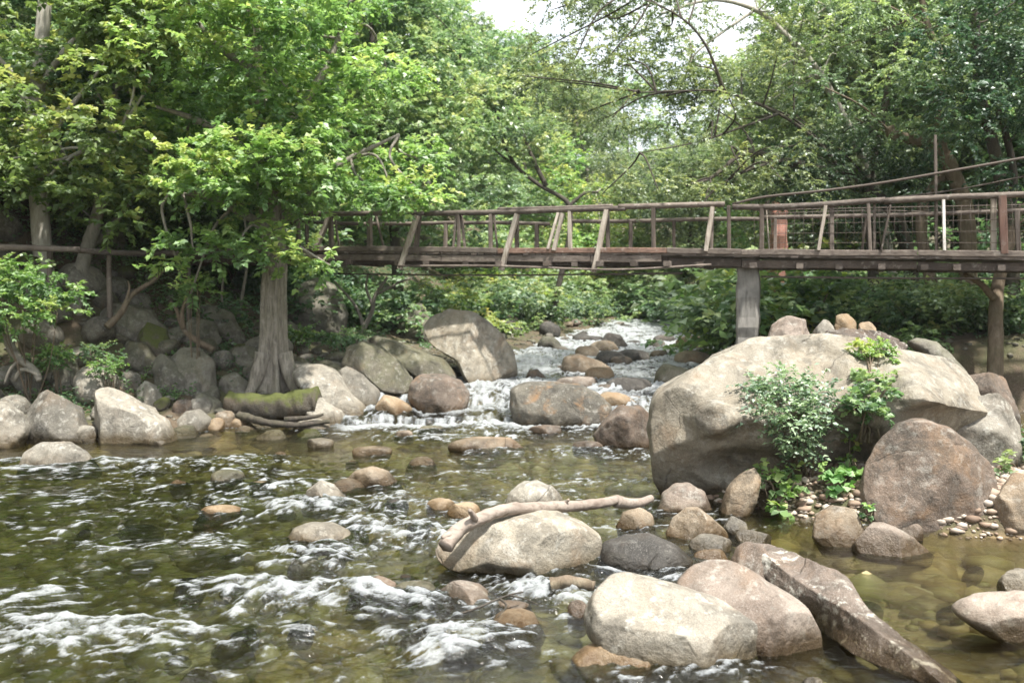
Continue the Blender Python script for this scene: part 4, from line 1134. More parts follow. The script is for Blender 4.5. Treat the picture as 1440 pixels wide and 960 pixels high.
# ---- the woods behind: a few kinds, copied
def proto_tree(name, label, h, rad, bark, leaf, seed, size, n, group, low=.25, twigs=26):
    rg = np.random.default_rng(seed)
    t = thing(name, label, 'tree', (0, 0, 0), group)
    C = []
    for i in range(n):
        f = rg.uniform(low, 1.0)
        rr = rad * (1 - .75 * abs(f - .55) ** 1.3) * math.sqrt(rg.random())
        a = rg.uniform(0, 6.28)
        C.append((rr * math.cos(a), rr * math.sin(a), h * f, rg.uniform(.9, 1.7) * rad / 4))
    tr = [(0, 0, -.6), (rg.normal(0, .1), rg.normal(0, .1), h * .25), (rg.normal(0, .3), rg.normal(0, .3), h * .55), (rg.normal(0, .4), rg.normal(0, .4), h * .92)]
    L = [(tr, h * .018, h * .004)] + to_clumps([q for q in smooth_line(tr, 10)[3:]], C, rg, 16, .06, .015)
    limbs(t, L, BK[bark]); crown(t, 'crown', C, LM[leaf], twigs, 12, size, seed, twl=.7, droop=.2, flatz=.65)
    return t


GW = 'trees of the woods behind the bridge'
PR = [proto_tree('forest_tree', 'pale green tree in the woods behind the bridge', 15, 4.2, 'grey', 'far', 31, .22, 46, GW), proto_tree('forest_tree', 'deep green tree in the woods behind the bridge', 17, 4.0, 'dark', 'mid', 32, .20, 50, GW, .2),
      proto_tree('forest_tree', 'fine-leaved olive tree in the woods behind the bridge', 13, 4.4, 'dark', 'olive', 33, .17, 48, GW, .2, 34), proto_tree('forest_tree', 'yellowish green tree in the woods behind the bridge', 10, 3.6, 'pale', 'yellow', 34, .19, 40, GW, .15)]
rg = np.random.default_rng(12)
spots = []
HT = (15, 17, 13, 10)
# (px, distance, kind, picture height the crown reaches)
for px, Y, k, top in [(-150, 27, 1, -160), (-20, 26, 1, -120), (90, 28, 1, -120), (200, 30, 0, -140), (320, 29, 1, -120), (420, 34, 0, -100), (520, 38, 1, -60), (600, 42, 0, -20), (640, 56, 2, 40), (690, 46, 0, 165), (735, 60, 0, 135), (775, 48, 3, 205), (820, 62, 0, 125), (655, 66, 0, 30), (712, 64, 0, 55), (768, 70, 2, 60), (800, 76, 2, 110), (850, 48, 3, 255), (880, 84, 0, 120), (760, 88, 0, 130),
                      (905, 52, 2, 205), (960, 46, 2, 195), (1020, 60, 0, 165), (1060, 44, 2, 180), (1110, 38, 0, 80), (1170, 34, 3, 30), (1160, 46, 2, -20), (1230, 32, 2, -60), (1290, 30, 0, -90), (1340, 34, 2, -120), (1400, 29, 0, -110), (1450, 33, 2, -140), (1530, 27, 1, -160), (1620, 30, 2, -160), (1730, 25, 0, -200), (1860, 28, 2, -220), (1990, 25, 1, -260), (1760, 38, 2, -160), (-260, 32, 0, -180), (1250, 47, 0, -60),
                      (1420, 46, 1, -100), (250, 46, 1, -120), (60, 44, 0, -120), (480, 54, 2, -40), (-140, 46, 1, -150), (1600, 46, 1, -150), (690, 72, 2, 140), (980, 80, 2, 170), (1100, 74, 0, 90), (570, 76, 0, 0)]:
    z = gz((px - 720) / F * Y, Y)
    s_ = (at(px, top, Y)[2] - z) / HT[k]
    spots.append(((px - 720) / F * Y, Y, k, s_, z))
first = [True] * 4
for x, Y, k, s, z in spots:
    o = PR[k] if first[k] else copy_tree(PR[k])
    first[k] = False
    w_ = max(.7, min(1.6, s))
    o.location = (x, Y, z - .1); o.rotation_euler = (0, 0, rg.uniform(0, 6.28)); o.scale = (w_, w_, s)


# ---- bushes and herbs
def bush(label, pos, C, leaf, seed, size, twigs=150, m=12, stems=8, group=None, name='bush', cat='bush', **kw):
    t = thing(name, label, cat, pos, group)
    b = MB(); rg_ = np.random.default_rng(seed)
    for i in range(stems):
        c = C[rg_.integers(len(C))]
        p0 = np.array((rg_.normal(0, .06), rg_.normal(0, .06), -.08)); p2 = np.array(c[:3]) - np.array(pos) + rg_.normal(0, .05, 3)
        b.tube([p0, (p0 + p2) / 2 + rg_.normal(0, .06, 3), p2], .014, .005, seg=5, n=7)
    b.build('stem', BK['brown'], t)
    crown(t, 'foliage', C, LM[leaf], twigs, m, size, seed, **kw)
    return t


def on_ground(px, Y):
    x = (px - CX) / F * Y
    return np.array((x, Y, gz(x, Y)))


p0 = on_ground(40, 17.2)
bush('lush bright green bush on the bank below the handrail log at far left', p0, [(*at(px, py, Y), r) for px, py, Y, r in [(20, 392, 17, .42), (60, 402, 17, .42), (-20, 405, 17, .5), (95, 415, 17.2, .34), (35, 435, 16.7, .4), (80, 440, 16.8, .32), (-10, 380, 17.2, .42), (10, 450, 16.7, .36), (-40, 440, 16.8, .4), (50, 378, 17.3, .3)]], 'herb', 41, .085, 230, 14, twl=.3, wide=.34)
for px, py, Y, r, lab, mt, sd in [(80, 505, 17.6, .34, 'broad-leaved green plant on the bare soil of the left bank', 'herb', 42), (140, 490, 17.8, .26, 'dark leafy plant above the large flat-faced pale boulder', 'mid', 43), (150, 515, 17.4, .18, 'small bright plant between rocks of the left bank', 'herb', 44),
                                  (425, 468, 20.8, .36, 'grassy green tuft right of the thick weathered trunk', 'herb', 45), (480, 475, 21.4, .34, 'low creeping plant behind the whitish slab', 'mid', 46), (515, 470, 21.8, .3, 'green plant at the top of the lichened boulder', 'mid', 47), (270, 402, 18.5, .3, 'bright sapling leaves hanging over the left jumble', 'bright', 48),
                                  (300, 440, 21, .6, 'shaded dark shrub between the thick trunk and the left jumble', 'mid', 49), (205, 440, 21.2, .7, 'dark shrub in deep shade under the left trees', 'mid', 50), (450, 420, 24, .7, 'shaded shrub behind the thick trunk under the bridge', 'mid', 51)]:
    q = at(px, py, Y); base = np.array((q[0], q[1], gz(q[0], q[1])))
    rr_ = np.random.default_rng(sd)
    bush(lab, base, [(q[0] + rr_.normal(0, r * .5), q[1] + rr_.normal(0, r * .4), q[2] + rr_.normal(0, r * .25), r * rr_.uniform(.55, .8)) for _ in range(6)], mt, sd, .075 if r < .5 else .10, 170 if r < .5 else 80, 10, 5, name='leafy_plant' if r < .5 else 'bush', cat='plant' if r < .5 else 'bush', twl=.24 if r < .5 else .4, wide=.36)
# plants on the huge boulder: their clumps stand just off the stone where it is met
bpy.context.view_layer.update()
HUGE = next(o for o in bpy.data.objects if str(o.get('label', '')).startswith('huge cream'))


def off_stone(px, py, r):
    d = Vector(ray(px, py)); o = Vector((0, 0, CAMZ)) - HUGE.location
    ok, loc, nr, _ = HUGE.ray_cast(o, d)
    y = loc.y + HUGE.location.y if ok else 10.6
    return (*at(px, py, min(y - r * .55, 11.6)), r)


q = np.array(off_stone(1125, 665, .2)[:3])
bush('bushy plant with small silvery leaves growing up the front of the huge boulder', q, [off_stone(px, py, r) for px, py, r in [(1105, 540, .24), (1075, 552, .17), (1140, 555, .22), (1120, 585, .25), (1090, 575, .2), (1150, 580, .17), (1110, 615, .19), (1140, 615, .15), (1060, 540, .1), (1120, 640, .15)]], 'silver', 52, .058, 1000, 9, 16, name='leafy_plant', cat='plant', twl=.24, wide=.30, jitter=.6)
q = np.array(off_stone(1215, 610, .2)[:3])
bush('yellow-topped leafy plant rooted in the cleft of the huge boulder', q, [off_stone(px, py, r) for px, py, r in [(1205, 492, .15), (1232, 488, .15), (1220, 500, .13), (1240, 500, .09)]], 'yellow', 53, .054, 1100, 12, 8, name='leafy_plant', cat='plant', twl=.12, wide=.33)
bush('dark green creeper hanging in the cleft of the huge boulder', q, [off_stone(px, py, r) for px, py, r in [(1225, 535, .17), (1240, 548, .14), (1215, 560, .16), (1230, 580, .15), (1205, 570, .11)]], 'mid', 54, .07, 900, 10, 8, name='creeper', cat='plant', twl=.13, wide=.38)
q = at(1190, 690, 10.4)
bush('slender light green vine climbing between the two boulder plants', q, [(*at(px, py, Y), r) for px, py, Y, r in [(1183, 590, 10.75, .055), (1190, 608, 10.7, .06), (1198, 622, 10.7, .07), (1186, 640, 10.6, .05)]], 'yellow', 55, .06, 1500, 6, 3, name='vine', cat='plant', twl=.08, wide=.38)
bush('round-leaved bright plant on the gravel beside the dark speckled boulder', q, [(*at(px, py, Y), r) for px, py, Y, r in [(1165, 668, 10.2, .10), (1190, 660, 10.25, .12), (1205, 672, 10.2, .10), (1180, 685, 10.1, .09), (1212, 690, 10.1, .05)]], 'herb', 56, .105, 620, 6, 5, name='leafy_plant', cat='plant', twl=.10, wide=.44)
q = at(1090, 712, 10.2)
bush('broad-leaved bright plant at the foot of the silvery-leaved plant', q, [(*at(px, py, Y), r) for px, py, Y, r in [(1070, 662, 10.3, .11), (1085, 680, 10.2, .10), (1110, 680, 10.2, .11), (1100, 698, 10.1, .09), (1092, 712, 10.05, .06), (1118, 665, 10.3, .08)]], 'herb', 57, .095, 560, 6, 5, name='leafy_plant', cat='plant', twl=.10, wide=.42)
q = at(1430, 650, 11)
bush('green plant at the right picture edge beside the huge boulder', q, [(*at(px, py, Y), r) for px, py, Y, r in [(1440, 615, 11, .2), (1430, 640, 10.8, .13), (1460, 640, 11, .22), (1408, 656, 10.5, .08)]], 'mid', 58, .07, 400, 10, 5, name='leafy_plant', cat='plant', twl=.16, wide=.36)
q = at(1219, 722, 9.2)
bush('tiny seedling at the left foot of the dark speckled boulder', q, [(*at(px, py, 9.15), r) for px, py, r in [(1219, 712, .03), (1221, 725, .025)]], 'herb', 59, .05, 4000, 5, 2, name='leafy_plant', cat='plant', twl=.04, wide=.42)
# far bank bushes, copied
GB = 'bushes along the far banks'
PB = []
for k, (lf, lab) in enumerate([('far', 'pale green bush on the bank beyond the rapids'), ('mid', 'dark green bush on the bank beyond the rapids'), ('yellow', 'sunlit yellow-green bush on the bank beyond the rapids')]):
    rr_ = np.random.default_rng(60 + k)
    PB.append(bush(lab, np.zeros(3), [(rr_.normal(0, .6), rr_.normal(0, .6), abs(rr_.normal(.7, .4)), rr_.uniform(.45, .75)) for _ in range(11)], lf, 60 + k, .14, 62, 10, 10, GB, twl=.4, wide=.34, droop=.25))
first = [True] * 3
rg = np.random.default_rng(8)
B = [(640, 31, 2, .9), (600, 30, 2, .8), (560, 29, 1, .9), (520, 27, 1, .9), (680, 33, 1, 1.0), (720, 36, 0, 1.1), (755, 36, 1, .9), (790, 44, 0, 1.2), (830, 47, 2, 1.1), (868, 46, 0, 1.1), (900, 46, 2, 1.1), (930, 44, 1, 1.3), (962, 42, 1, 1.2), (1000, 40, 0, 1.0), (1030, 36, 1, 1.2), (1300, 21, 1, .75), (1350, 20.6, 0, .7), (1432, 19.8, 1, .6), (1262, 22, 0, .8), (1480, 20.5, 0, .8), (1096, 25.6, 0, 1.75), (1118, 25.2, 1, 1.5), (1085, 25, 2, 1.35), (1050, 25.5, 0, 1.2), (1125, 25.5, 2, 1.3), (1085, 32, 0, 1.0), (1120, 30, 2, .9), (1160, 28, 1, 1.1),
     (1205, 26, 1, 1.0), (1240, 27, 0, 1.0), (1280, 24.5, 1, .8), (1320, 25, 1, .9), (1360, 23, 1, .8), (1440, 22, 1, .9), (1420, 24, 0, .9), (1385, 26, 1, 1.2), (820, 40, 1, .8), (470, 27, 1, 1.0), (400, 26, 1, 1.1), (330, 25, 1, 1.1), (260, 25, 1, 1.2), (160, 24, 1, 1.1), (60, 23, 1, 1.1), (-40, 22, 1, 1.0), (700, 40, 2, 1.4), (660, 42, 0, 1.6), (850, 55, 0, 1.8), (780, 54, 2, 1.6), (1480, 26, 1, 1.3)]
for px, Y, k, s in B:
    o = PB[k] if first[k] else copy_tree(PB[k])
    first[k] = False
    p_ = on_ground(px, Y)
    o.location = p_ - np.array((0, 0, .1)); o.scale = (s * 1.15, s * 1.15, s); o.rotation_euler = (0, 0, rg.uniform(0, 6.28))


def undergrowth():
    rg = np.random.default_rng(91)
    n = 90000
    Y = rg.uniform(16.6, 52, n); x = rg.uniform(-1, 1, n) * (.62 * Y + 2)
    z = ground_h(x, Y, True); w = zw(Y)
    pat = fbm(np.stack([x * .55, Y * .55, x * 0], 1), 3, 14)
    ok = (z > w + .35) & (pat > .06 - .25 * sstep(26, 34, Y) - .22 * sstep(-5, -6.5, x))
    P = np.stack([x, Y, z], 1)[ok]
    K = len(P)
    D = rg.normal(0, .6, (K, 3)); D[:, 2] = np.abs(D[:, 2]) + .35
    V, Fq, own = sprays(P, D, rg.uniform(.12, .42, K), 6, .085, rg, .3, .8, .3)
    T = np.clip(.42 + .5 * noise3(P * .7, 5)[own] + np.repeat(rg.normal(0, .12, K * 6), 4), 0, 1)
    mesh_obj('undergrowth', V, Fq, LM['mid'], None, False, {'tint': T})['kind'] = 'stuff'


undergrowth()


def pebbles(name, n, region, smin, smax, mat, seed, cond):
    rg = np.random.default_rng(seed)
    S, Fi = ico(1)
    x = rg.uniform(region[0], region[2], n); y = rg.uniform(region[1], region[3], n)
    z = ground_h(x, y); ok = cond(x, y, z)
    x, y, z = x[ok], y[ok], z[ok]; n = len(x)
    s = smin * (smax / smin) ** (rg.random(n) ** 2.2)
    sh = S[None] * (1 + .16 * rg.normal(0, 1, (n, len(S), 1))) * (s[:, None, None] * np.stack([rg.uniform(.8, 1.4, n), rg.uniform(.8, 1.4, n), rg.uniform(.4, .75, n)], 1)[:, None])
    V = sh + np.stack([x, y, z + s * .15], 1)[:, None]
    Fq = (Fi[None] + (np.arange(n) * len(S))[:, None, None]).reshape(-1, 3)
    o = mesh_obj(name, V.reshape(-1, 3), Fq, mat, None, True, {'tint': np.repeat(rg.random(n), len(S))})
    o['kind'] = 'stuff'; o['wl'] = -100.0


g = NT('loose_gravel')
t_ = g.n('Attribute', attribute_name='tint').outputs['Fac']
col = g.ramp(t_, [(0, (.15, .10, .07)), (.35, (.30, .22, .16)), (.65, (.42, .35, .28)), (1, (.55, .50, .44))])
col = g.mix(g.math('MULTIPLY', g.noise(30, g.n('NewGeometry').outputs['Position']), .5), col, (.2, .15, .11))
p = g.n('BsdfPrincipled', Roughness=.85); g.put(p.inputs['Base Color'], col)
GRAV = g.surf(p)
g = NT('stream_cobbles')
t_ = g.n('Attribute', attribute_name='tint').outputs['Fac']
col = g.ramp(t_, [(0, (.10, .08, .045)), (.25, (.34, .22, .085)), (.5, (.50, .36, .16)), (.75, (.24, .20, .07)), (1, (.58, .47, .30))])
col = g.mix(g.math('MULTIPLY', g.noise(14, g.n('NewGeometry').outputs['Position'], None, 6, .7), .6), col, (.13, .10, .05))
p = g.n('BsdfPrincipled', Roughness=.6); g.put(p.inputs['Base Color'], col)
COB = g.surf(p)
pebbles('gravel', 11000, (1.6, 8.7, 7.5, 11.5), .010, .075, GRAV, 5, lambda x, y, z: z > .0)
pebbles('bed_cobbles', 5200, (-8, 4.5, 8, 17.5), .05, .27, COB, 6, lambda x, y, z: z < zw(y) - .12)
pebbles('bank_rubble', 5000, (-11, 16.2, 14, 34), .03, .12, RM['shade'], 7, lambda x, y, z: (z > zw(y) - .1) & (z < zw(y) + 1.6))


# ------------------------------------------------------------------ dead wood
def log(name, label, cat, P, r0, r1, mat, extra=(), rough=.14, seg=14):
    P = np.array(P); c = P[0]
    b = MB(); b.tube(P - c, r0, r1, seg=seg, n=80, rough=rough, seed=3, lobes=.05 if r0 > .05 else 0)
    for (Q, a, d) in extra: b.tube(np.array(Q) - c, a, d, seg=8, n=10, rough=.2)
    o = b.build(name, mat); o.location = c
    return tag(o, label, cat)


log('driftwood_log', 'bleached driftwood log lying across the big rounded midstream boulder', 'log', [at(626, 768, 7.75), at(640, 750, 7.85), at(665, 733, 7.95), at(705, 718, 8.1), at(760, 713, 8.35), at(825, 710, 8.7), at(866, 703, 8.95)], .062, .044, WM['drift'],
    [([at(866, 704, 8.95), at(884, 708, 9.1), at(902, 706, 9.2), at(916, 700, 9.3)], .058, .035), ([at(668, 730, 7.92), at(664, 722, 7.86), at(660, 717, 7.82)], .03, .015), ([at(640, 752, 7.85), at(630, 752, 7.78), at(622, 757, 7.75)], .035, .02), ([at(790, 712, 8.5), at(796, 706, 8.5), at(800, 702, 8.48)], .02, .012)], .26)
log('mossy_log', 'short moss-covered log at the foot of the thick trunk', 'log', pxline([(320, 564), (350, 570), (390, 572), (425, 566), (447, 564)], 17.9, 17.75), .19, .27, RM['moss'], rough=.35, seg=18)
log('driftwood_plank', 'flat dark piece of driftwood at the waterline below the mossy log', 'driftwood', [at(336, 584, 17.6), at(375, 594, 17.2), at(420, 597, 17.1), at(464, 592, 17.2)], .08, .035, BK['dark'], [([at(400, 590, 17.15), at(440, 586, 17.2), at(455, 582, 17.25)], .05, .02)], .4)
log('driftwood_piece', 'short brown driftwood wedged below the carrying boulder', 'driftwood', [at(774, 822, 7.2), at(800, 818, 7.2), at(836, 824, 7.15)], .055, .04, BK['brown'], rough=.3)
log('dead_twig', 'thin dark twig lying across the top of the largest pale boulder', 'twig', [at(846, 826, 6.62), at(880, 830, 6.45), at(920, 842, 6.4), at(962, 852, 6.42), at(1000, 856, 6.6)], .011, .006, BK['dark'], seg=6)
log('forked_twig', 'forked dark twig on the broad low grey stone', 'twig', [at(630, 866, 6.75), at(662, 858, 6.75), at(700, 842, 6.8), at(716, 836, 6.85), at(735, 832, 6.9)], .009, .006, BK['dark'], [([at(704, 842, 6.8), at(712, 852, 6.75), at(700, 868, 6.65)], .009, .005), ([at(716, 836, 6.85), at(740, 842, 6.85), at(756, 850, 6.8)], .007, .004)], seg=6)
log('exposed_root', 'knotted pale root hanging from the bank at the far left edge', 'root', pxline([(-10, 450), (10, 470), (16, 490), (28, 505), (48, 520), (56, 535)], 17.4, 17.0), .10, .05, BK['grey'], [(pxline([(20, 535), (30, 520), (44, 522), (56, 530)], 17.0), .04, .03), (pxline([(28, 505), (14, 520), (6, 540)], 17.1), .035, .02)], .25)
log('fallen_branch', 'brown dead branch leaning over the left jumble', 'branch', pxline([(150, 460), (170, 440), (185, 415), (215, 395), (230, 380)], 18.6, 19.4), .07, .03, BK['brown'], [(pxline([(176, 428), (182, 405), (180, 395)], 18.9), .03, .015)])
log('bare_sapling', 'crooked bare sapling rising from the rocks left of the thick trunk', 'sapling', pxline([(300, 492), (275, 478), (258, 462), (248, 435), (240, 425)], 18.9, 19.2), .06, .03, BK['brown'], [(pxline([(258, 462), (256, 440), (262, 420), (270, 400)], 19), .05, .02)])
log('bare_sapling', 'thin grey stems crossing under the bridge right of the thick trunk', 'sapling', pxline([(508, 468), (522, 440), (528, 415), (545, 390)], 22.5), .06, .03, BK['grey'], [(pxline([(512, 462), (500, 430), (470, 395)], 22.5), .05, .02), (pxline([(524, 430), (515, 405), (518, 385)], 22.4), .035, .02), (pxline([(528, 415), (560, 398), (580, 390)], 22.5), .03, .015)])
log('bare_sapling', 'pair of thin stems left of the thick trunk under the bridge', 'sapling', pxline([(330, 470), (338, 430), (344, 395), (348, 370)], 21.5), .045, .025, BK['grey'], [(pxline([(322, 470), (312, 420), (316, 380)], 21.5), .03, .02)])


# ------------------------------------------------------------------ footbridge
def footbridge():
    A = np.array((-5.34, 22.0)); Bv = np.array((14.08, -5.0)); un = Bv / np.linalg.norm(Bv)
    perp = np.array((-un[1], un[0]))        # away from the camera
    WID = 1.25

    def pt(px, py, off=0.0):
        """point above the near edge line of the deck seen at px,py; off pushes it across the deck"""
        d = ray(px, py)
        # intersect with the vertical plane through the near edge
        n = np.array((perp[0], perp[1], 0))
        p0 = np.array((A[0], A[1], 0)) + n * off
        cam = np.array((0, 0, CAMZ))
        return cam + d * (np.dot(p0 - cam, n) / np.dot(d, n))

    def back(p, w=WID): return p + np.array((perp[0], perp[1], 0)) * w
    org = pt(740, 352)
    root = thing('footbridge', 'old wooden footbridge with slanting rail braces spanning the stream', 'footbridge', org)

    def beam(name, mat, p, q, w, h, up=(0, 0, 1), seed=0, jit=.006, nseg=4):
        b = MB(); b.beam(p - org, q - org, w, h, up, .01, jit, seed, nseg)
        return b.build(name, WM[mat], root, False)

    DY = lambda px: np.interp(px, [-80, 0, 400, 700, 940, 1020, 1440, 1560], [352, 352, 349, 352, 352, 354, 358, 359])
    # near edge timbers, end to end
    for i, (a, b_, m) in enumerate([(-60, 250, 'brown'), (251, 470, 'brown'), (471, 700, 'brown'), (701, 938, 'red'), (939, 1042, 'brown'), (1043, 1290, 'brown'), (1291, 1540, 'brown')]):
        beam('edge_timber', m, pt(a, DY(a)), pt(b_, DY(b_)), .11, .105, seed=i)
        p, q = back(pt(a, DY(a))), back(pt(b_, DY(b_)))
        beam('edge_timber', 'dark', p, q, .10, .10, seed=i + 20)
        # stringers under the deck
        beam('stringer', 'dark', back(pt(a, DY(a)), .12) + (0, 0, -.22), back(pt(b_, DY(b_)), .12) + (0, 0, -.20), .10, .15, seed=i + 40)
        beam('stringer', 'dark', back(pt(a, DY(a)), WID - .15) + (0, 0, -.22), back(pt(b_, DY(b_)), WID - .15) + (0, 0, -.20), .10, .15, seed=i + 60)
    # side board
    for i, (a, b_) in enumerate([(440, 620), (621, 830), (831, 930)]):
        beam('side_board', 'brown', pt(a, DY(a) + 12, -.01), pt(b_, DY(b_) + 12, -.01), .03, .13, seed=i + 3)
    # decking: one part, planks across
    b = MB(); rg = np.random.default_rng(2)
    for px in np.arange(-70, 1550, 9.0):
        p = pt(px, DY(px)) + np.array((0, 0, -.075)) - org
        q = back(p, WID)
        b.beam(p - np.array((perp[0], perp[1], 0)) * rg.uniform(.0, .05), q, .125, .035, (0, 0, 1), .004, .004, int(px) + 100)
    b.build('decking', WM['brown'], root, False)
    # cross beams sticking out below
    for i, px in enumerate([440, 495, 560, 600, 655, 705, 772, 808, 845, 893, 940, 985, 1060, 1125, 1180, 1240, 1300, 1345, 1408, 1470, 380, 320, 260, 200, 140, 80]):
        p = pt(px, DY(px) + 19) ; n = np.array((perp[0], perp[1], 0))
        beam('cross_beam', ['brown', 'dark', 'brown', 'brown', 'dark'][i % 5], p - n * rg.uniform(.02, .22), p + n * (WID + .15), .12, .10, seed=i + 9, nseg=1, jit=0)
    # pole lashed along the cross beam ends
    mb = MB()
    mb.tube([pt(560, 374, -.16) - org, pt(700, 374, -.16) - org, pt(860, 379, -.16) - org, pt(1000, 372, -.16) - org], .022, .02, seg=7, n=24, rough=.1)
    mb.build('lashed_pole', WM['brown'], root)
    mb = MB(); mb.tube([pt(470, 385, .2) - org, pt(700, 387, .2) - org, pt(960, 384, .2) - org], .02, seg=6, n=12); mb.build('lower_cable', WIRE, root)
    mb = MB(); mb.tube([pt(1070, 389, .2) - org, pt(1250, 391, .2) - org, pt(1540, 392, .2) - org], .02, seg=6, n=12); mb.build('lower_cable', WIRE, root)
    # handrails, near and far
    near = [[(395, 298), (455, 301), (520, 300), (600, 300)], [(598, 300), (700, 298.5), (800, 295), (880, 293)], [(700, 294), (780, 292), (862, 289)], [(870, 291), (960, 288.5), (1019, 287)], [(1030, 291), (1090, 291), (1160, 287.5), (1245, 281)], [(1243, 283), (1320, 278), (1400, 275), (1540, 270)]]
    for i, l in enumerate(near):
        mb = MB(); mb.tube([pt(x, y) - org for x, y in l],   .056 if i != 2 else .034, .052 if i != 2 else .03, seg=8, n=20, rough=.12, seed=i); mb.build('handrail', WM['brown'], root)
    farr = [[(300, 311), (400, 312), (450, 313), (520, 315)], [(520, 315), (600, 314), (640, 313)], [(640, 314), (700, 313), (773, 315)], [(800, 311), (880, 311), (1000, 308), (1075, 308)], [(1070, 306), (1240, 303), (1330, 300), (1440, 296), (1560, 292)]]
    for i, l in enumerate(farr):
        mb = MB(); mb.tube([pt(x, y, WID) - org for x, y in l], .042, .04, seg=8, n=20, rough=.12, seed=i + 7); mb.build('handrail', WM['brown'], root)
    # slanting braces on the near side: (foot, head, timber, half width)
    for i, (a, b_, m, w) in enumerate([((444, 350), (463, 304), 'grey', .125), ((562, 378), (587, 303), 'grey', .125), ((705, 380), (727, 301), 'grey', .125), ((771, 350), (785, 299), 'grey', .08), ((779, 352), (791, 300), 'grey', .10), ((835, 383), (853, 295), 'grey', .125), ((992, 353), (1002, 291), 'grey', .11), ((1151, 352), (1161, 289), 'grey', .085),
                                      ((1240, 352), (1252, 288), 'dark', .05)]):
        beam('brace', m + 'up', pt(*a, -.07), pt(*b_, -.03), w, w * .7, (un[0], un[1], 0), i, .004, 3)
    # uprights and inner braces
    for i, (x0, x1, off, m, w) in enumerate([(466, 465, 0, 'brown', .10), (477, 470, .2, 'brown', .05), (520, 520, 0, 'brown', .12), (540, 528, .3, 'dark', .05), (585, 590, .1, 'dark', .10), (626, 627, WID, 'brown', .09), (637, 642, 0, 'brown', .06), (645, 645, 0, 'brown', .08), (654, 648, .1, 'brown', .06), (690, 690, 0, 'brown', .09), (700, 694, .2, 'brown', .05),
                                            (727, 727, .15, 'dark', .09), (755, 755, WID, 'brown', .1), (802, 801, 0, 'grey', .09), (855, 854, .1, 'brown', .09), (887, 887, WID, 'brown', .09), (919, 919, 0, 'dark', .10), (948, 948, WID, 'dark', .08), (1000, 1003, .1, 'brown', .07), (1025, 1025, 0, 'dark', .08), (1071, 1071, 0, 'dark', .10), (1090, 1090, WID, 'brown', .08),
                                            (1082, 1077, .2, 'grey', .03), (1170, 1170, .05, 'brown', .09), (1224, 1221, 0, 'brown', .07), (1230, 1230, .1, 'brown', .06), (1212, 1218, WID, 'dark', .06), (1397, 1397, .2, 'grey', .11), (1412, 1409, 0, 'red', .16), (1432, 1430, WID, 'brown', .1), (1317, 1317, .05, 'brown', .05), (420, 420, 0, 'brown', .09), (400, 400, WID, 'dark', .08), (432, 431, WID, 'brown', .08)]):
        yt = np.interp(x1, [395, 600, 800, 1019, 1245, 1440], [299, 300, 295, 289, 283, 274]) if off < .6 else np.interp(x1, [300, 520, 773, 1075, 1440], [311, 315, 314, 308, 296])
        yb = DY(x0) - (1 if off < .6 else 2)
        beam('railing_post', m + 'up', pt(x0, yb, off), pt(x1, yt, off), w, w * .8, (un[0], un[1], 0), i + 30, .003, 2)
    beam('railing_post', 'white', pt(1328, 352, -.02), pt(1326.5, 281, -.02), .085, .05, (un[0], un[1], 0), 3, 0, 1)
    beam('mast', 'brownup', pt(1317, 352, .1), pt(1315, 190, .1), .06, .05, (un[0], un[1], 0), 4, .004, 4)
    # suspension cables on the right
    for i, (l, off, r) in enumerate([([(1030, 287), (1075, 277), (1160, 268), (1235, 258), (1300, 247), (1440, 222), (1560, 198)], 0, .026), ([(1200, 284), (1330, 269), (1440, 248), (1560, 222)], WID, .016), ([(1060, 296), (1240, 292), (1440, 288)], .6, .01), ([(1080, 300), (1240, 296), (1330, 300)], .9, .01)]):
        mb = MB(); mb.tube([pt(x, y, off) - org for x, y in l], r, seg=6, n=24); mb.build('cable', WIRE, root)
    # hanging wires of the netting at the right end: one part
    mb = MB()
    for i, x in enumerate(np.linspace(1060, 1540, 42)):
        mb.tube([pt(x, np.interp(x, [1030, 1245, 1540], [291, 283, 270])) - org, pt(x + rg.normal(0, 2), DY(x)) - org], .0045, seg=4, n=2)
    for k in range(4):
        mb.tube([pt(x, np.interp(x, [1030, 1245, 1540], [291, 283, 270]) * (1 - (k + 1) / 5) + DY(x) * (k + 1) / 5) - org for x in np.linspace(1060, 1540, 8)], .0045, seg=4, n=24)
    mb.build('wire_netting', WIRE, root)
    # square post in midstream
    p = pt(1051, 362, .35); n = np.array((perp[0], perp[1], 0))
    b = MB(); b.beam(np.array((p[0] + .03, p[1], .1)) - org, p - org, .42, .36, (n[0], n[1], 0), .045, .014, 5, 16)
    b.build('support_post', WM['post'], root, False)
    beam('bolster', 'dark', pt(1000, 372, .35), pt(1100, 373, .35), .2, .14, seed=5)


def log_rail():
    p0 = at(40, 350, 18.4)
    t = thing('log_handrail', 'grey log handrail on posts above the bright bush at the far left', 'handrail', p0)
    mb = MB(); mb.tube([at(x, y, Y) - p0 for x, y, Y in [(-70, 347, 18.2), (20, 348, 18.3), (112, 351, 18.5)]], .062, .055, seg=9, n=24, rough=.12); mb.build('rail_log', WM['brown'], t)
    mb = MB(); mb.tube([at(x, y, Y) - p0 for x, y, Y in [(110, 352, 18.62), (180, 356, 19.2), (270, 356, 20.2), (350, 356, 21.4)]], .055, .05, seg=9, n=24, rough=.12); mb.build('rail_log', WM['brown'], t)
    for x, Y in ((-20, 18.4), (66, 18.55), (150, 19.05), (262, 20.2)):
        h = at(x, 352, Y); b = MB()
        b.tube([(h[0] - p0[0], h[1] - p0[1] + .1, gz(h[0], h[1]) - .2 - p0[2]), h - p0 + (0, .1, .06)], .055, .05, seg=8, n=10, rough=.15); b.build('post', WM['brownup'], t)


